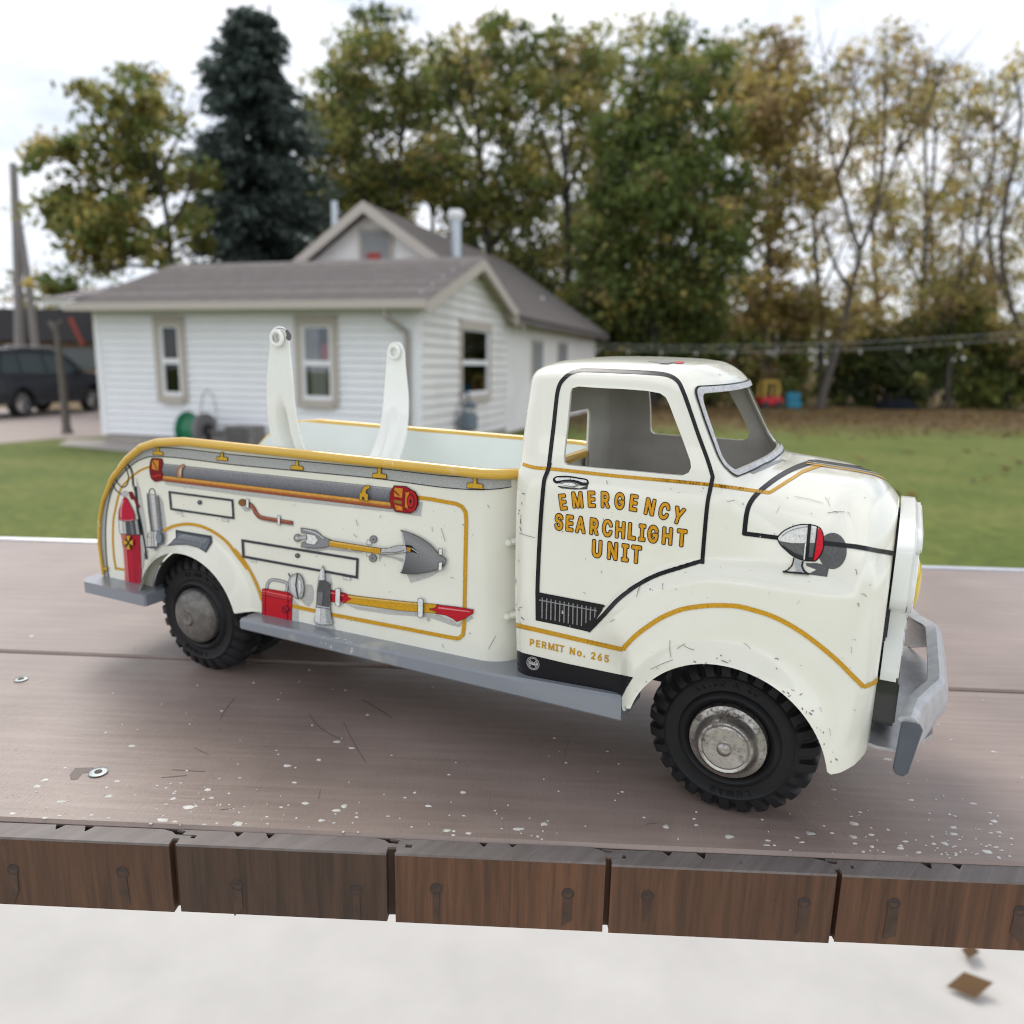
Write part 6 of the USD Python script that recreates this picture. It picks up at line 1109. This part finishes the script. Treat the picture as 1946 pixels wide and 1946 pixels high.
# taller trees closing the view behind the garden
tb = np.random.default_rng(55)
WL = ['farthest olive tree just right of the spruce, above the gable', 'hazy far tree straight above the gable peak', 'blurred far tree between the gable peak and the flue', 'blurred far tree directly above the metal flue', 'far olive tree right of the flue, behind the dark forked tree', 'far tree behind the V-forked tree above the low house roof',
  'far tree closing the gap between the V-forked tree and the bushy green tree', 'far tree whose top shows above the bushy green tree', 'far yellowing tree above the truck cab roof, right of the bushy tree', 'far brownish tree behind the leaning forked trunk', 'far pale tree seen through the limbs of the forked tree', 'far thin-crowned tree above the dark heap', 'far yellow tree near the right edge of the photograph']
for i, (bx, y, top, sp_) in enumerate([(600,44,70,80),(700,46,40,80),(820,45,60,85),(900,43,30,75),(1000,46,50,85),(1120,44,60,85),(1230,46,30,85),(1350,45,50,85),(1450,46,40,80),(1540,44,70,70),(1650,46,60,75),(1760,45,90,75),(1870,46,70,70)]):
    bl = [(bx+tb.normal(0, sp_*.6), tb.uniform(top+30, 620), sp_*tb.uniform(.45,.8), tb.uniform(35,60), int(330*(1 if bx < 1400 else .5))) for _ in range(13)]
    P = px_path([(bx,720),(bx+5,560),(bx-4,400),(bx+6,250),(bx,top+60)], y); P[0][2] = -.2; o = thing('woodland_tree', WL[i], 'tree', loc=P[0], group='trees of the woodland strip'); off = P[0]; s_ = y/F_PX*k
    obj('trunk', cat(limb(P-off, .2, .04), *[limb(np.array([P[j], (P[j]+P[min(j+1,4)])/2+[sg*1.4,0,.6], P[min(j+1,4)]+[sg*2.6,0,.8]])-off, .08, .02) for j in (1,2,3) for sg in (-1,1)]), 'bark_dark', o, smooth=40)
    leaves('crown', [(at_depth([(a*k, b*k)], y)[0]-off, (rx*s_, rx*s_, ry*s_), n_) for a, b, rx, ry, n_ in bl], .30, [(OLIVE,4),(GREEN,3),(YEL,1.2),(BRN,1)] if bx < 1400 else [(OLIVE,2),(YEL,3),(BRN,3)], o, 600+i)
# thicket along the far side of the lawn, bush by bush
def bush(label, y, bx, by0, w_, h, n_, cols, seed):
    b0 = ground([(bx*k, 770*k)])[0]; c_ = at_depth([(bx*k, 700*k)], y)[0]; s_ = y/F_PX*k; o = thing('thicket_shrub', label, 'shrub', loc=(c_[0], y, 0), group='shrubs along the far edge of the lawn'); r_ = np.random.default_rng(seed)
    W2, H2 = w_*s_, h*s_; st_ = [limb(np.array([(r_.uniform(-.2,.2)*W2, r_.uniform(-.2,.2), -.05), (r_.uniform(-.5,.5)*W2, r_.uniform(-.4,.4), H2*.45), (r_.uniform(-.8,.8)*W2, r_.uniform(-.6,.6), H2*.85)]), .05, .012, 7) for _ in range(7)]; obj('stems', cat(*st_), 'bark_dark', o, smooth=True)
    B = [((r_.uniform(-.5,.5)*W2, r_.uniform(-.5,.5), H2*u), (W2*.62, 1.0, H2*.28), int(n_*.5)) for u in (.22,.45,.68,.85)]; leaves('foliage', B, .22, cols, o, seed)
sh1 = [(DKG,5),((.07,.10,.025),4),(OLIVE,1)]; sh2 = [(LIME,3),(GREEN,4),(YEL,1),(DKG,1)]; sh3 = [(BRN,2),(OLIVE,3),(GREEN,2)]
for i, (bx, w_, h, n_, cols, y, what) in enumerate([(1140,60,150,2200,sh1,33,'dark green shrub beside the right end of the house'),(1230,60,130,2000,sh1,32.5,'dense dark shrub under the bushy green tree'),(1330,60,130,2000,sh3,33,'brownish shrub showing through the gap over the cab roof'),(1420,50,120,1700,sh3,33.5,'brown-green shrub behind the toy car'),(1500,45,150,1700,sh3,33.5,'thin shrub between the two left tree trunks on the lawn edge'),
    (1590,55,150,2200,sh1,34,'dark shrub right of the leaning forked trunk'),(1655,50,140,2000,sh1,34,'dark green shrub left of the dark heap'),(1730,50,150,2000,sh1,34,'dark green shrub behind the dark heap'),(1790,55,190,2400,sh2,34,'yellow-green shrub right of the dark heap'),(1850,50,170,2200,sh2,34,'bright green shrub left of the half-bare tree'),(1905,50,160,2000,sh2,33,'leafy green shrub below the half-bare tree'),(1965,50,170,2000,sh1,33,'dark shrub at the right edge of the photograph'),
    (1690,60,100,1500,sh1,33,'low dark shrub in front of the trunk right of the forked tree'),(1060,70,170,1800,sh1,40,'dark shrub seen over the low roof of the house'),(980,80,230,2200,sh1,41,'dark shrub behind the roof ridge near the flue'),(860,90,260,2200,[(OLIVE,3),(GREEN,3),(DKG,2)],42,'olive shrub behind the gable roof'),(740,90,280,2200,[(OLIVE,3),(GREEN,3),(DKG,2)],42,'olive shrub left of the gable peak'),(640,80,260,2000,sh1,42,'dark shrub right of the spruce')]):
    bush(what, y, bx, 770, w_, h, n_, cols, 300+i)
# far wood that reads as one mass behind it all
far_b = [((x, 52+((i*37)%7), 1.6+((i*13)%5)*.9), (4.2, 2.5, 2.6+((i*29)%4)*.9), 1500) for i, x in enumerate(np.arange(-34, 48, 3.4))]
far_o = leaves('far_wood', far_b, .34, [(DKG,3),(OLIVE,3),(GREEN,2),(BRN,1)], None, 77); tag(far_o, 'far band of woodland behind the garden trees', 'woodland', kind='stuff')

# ---------------------------------------------------------------- on the lawn
plain('toy_red', (.42,.02,.03), .4); plain('toy_yellow', (.42,.28,.05), .4); plain('toy_blue', (.01,.16,.24), .4); plain('tarp_dark', (.008,.010,.014), .9, spec=.1)
q = ground([(1450*k, 768*k)])[0]; q = at_depth([(1450*k, 760*k)], 31.)[0]; q[2] = 0
tc = put_thing('ride_on_car', 'red child ride-on car with a yellow roof at the far edge of the lawn', 'toy car', q, .15)
obj('body', from_m3(m3.Manifold.hull_points(np.array([(x,y,z) for x,y,z in [(-.42,-.28,.14),(.42,-.28,.14),(-.42,.28,.14),(.42,.28,.14),(-.44,-.3,.42),(.36,-.3,.46),(-.44,.3,.42),(.36,.3,.46),(.48,-.2,.34),(.48,.2,.34)]], np.float32))), 'toy_red', tc); obj('roof', bbox(-.34,.28,-.27,.27,.96,1.06,.05), 'toy_yellow', tc)
for x, y in ((-.32,-.24),(.24,-.24),(-.32,.24),(.24,.24)): obj('pillar', bbox(x-.05,x+.05,y-.04,y+.04,.42,.97,.02), 'toy_yellow', tc); 
for x, y in ((-.27,-.31),(.27,-.31),(-.27,.31),(.27,.31)): w_ = lathe([(-.05,.001),(-.05,.14),(.05,.14),(.05,.001)], 18); w_.fix_normals(); obj('wheel', w_.apply_translation((x,y,.14)), 'car_trim', tc)
q2 = at_depth([(1497*k, 760*k)], 31.)[0]; q2[2] = 0; bs_ = put_thing('blue_play_seat', 'blue plastic child play seat standing right of the red ride-on car', 'toy', q2, -.2)
obj('seat', bbox(-.28,.28,-.25,.25,.0,.30,.06), 'toy_blue', bs_); obj('back', bbox(-.27,.27,.14,.26,.28,.62,.05), 'toy_blue', bs_)
q3 = at_depth([(1693*k, 760*k)], 31.5)[0]; q3[2] = -.02; th_ = put_thing('tarp_heap', 'low heap under a dark tarpaulin in front of the thicket', 'tarpaulin', q3, 0.)
r_ = np.random.default_rng(8); ico = trimesh.creation.icosphere(3, 1.0); v = ico.vertices*[.85,.6,.5]; v[:,2] = np.maximum(v[:,2], 0)*(1+.25*(meshkit.noise(v*2.2+5)-.5)); v += (meshkit.noise(v*4+9)[:,None]-.5)*.16*ico.vertices; obj('cover', tm(v, ico.faces), 'tarp_dark', th_, smooth=50)
# string of lamps from the house to beyond the right edge
plain('cable_white', (.30,.30,.31), .5); plain('bulb_glass', (.32,.30,.28), .15, coat=.5)
y_ = 13.5
for i, (ys, lab) in enumerate([((648,652,652,648,642,634,622), 'upper pale cable of the lamp string across the lawn'), ((655,661,663,661,655,646,632), 'lower pale cable of the lamp string, with small round bulbs')]):
    P = np.array([at_depth([(x*k, yy*k)], d_)[0] for x, yy, d_ in zip((1085,1200,1400,1560,1700,1830,2010), ys, (19.5,18.4,16.9,15.9,15.2,14.8,14.4))]); o = thing('lamp_string', lab, 'cable', loc=P[0]); S = spline(P-P[0], 60); obj('cable', tube(S, .0055, 6), 'cable_white', o, smooth=True)
    if i:
        for j in range(4, 60, 5): obj('bulb', cat(trimesh.creation.icosphere(2, .028).apply_translation(S[j]-[0,0,.07]), trimesh.creation.cylinder(.017, .05, sections=8).apply_translation(S[j]-[0,0,.025])), 'bulb_glass', o, smooth=True)
# fallen leaves
r_ = np.random.default_rng(12); n_ = 5200; yy = np.r_[r_.uniform(3.5, 18, 260), 18+12.5*r_.random(n_-260)**.75]; xx = r_.uniform(-1, 1, n_)*yy*.62 + 2; xx[260:] = np.where(r_.random(n_-260) < .75, r_.uniform(-4, 20, n_-260), xx[260:])
a = r_.uniform(0, 6.28, n_); s_ = r_.uniform(.05,.11, n_); t_ = r_.normal(0, .3, (n_,2)); s_[:26] *= .55; d1 = np.c_[np.cos(a), np.sin(a), t_[:,0]]*s_[:,None]; d2 = np.c_[-np.sin(a), np.cos(a), t_[:,1]]*s_[:,None]*.6; xx[:26], yy[:26] = r_.uniform(-1.7, 1.7, 26), r_.uniform(1.5, 4.2, 26); c_ = np.c_[xx, yy, np.full(n_, .035)]
V = np.stack([c_-d1, c_+d2, c_+d1, c_-d2], 1).reshape(-1,3); i = np.arange(n_)*4; col = np.array([(.16,.09,.04),(.22,.14,.05),(.12,.07,.035),(.26,.19,.07)])[r_.integers(0,4,n_)]
fo = obj('fallen_leaves', tm(V, np.vstack([np.c_[i,i+1,i+2], np.c_[i,i+2,i+3]])), 'leaf', None, ink=np.repeat(col, 4, 0)); tag(fo, 'fallen brown leaves scattered over the lawn, thickest under the far trees', 'leaves', kind='stuff')
# crown_tops
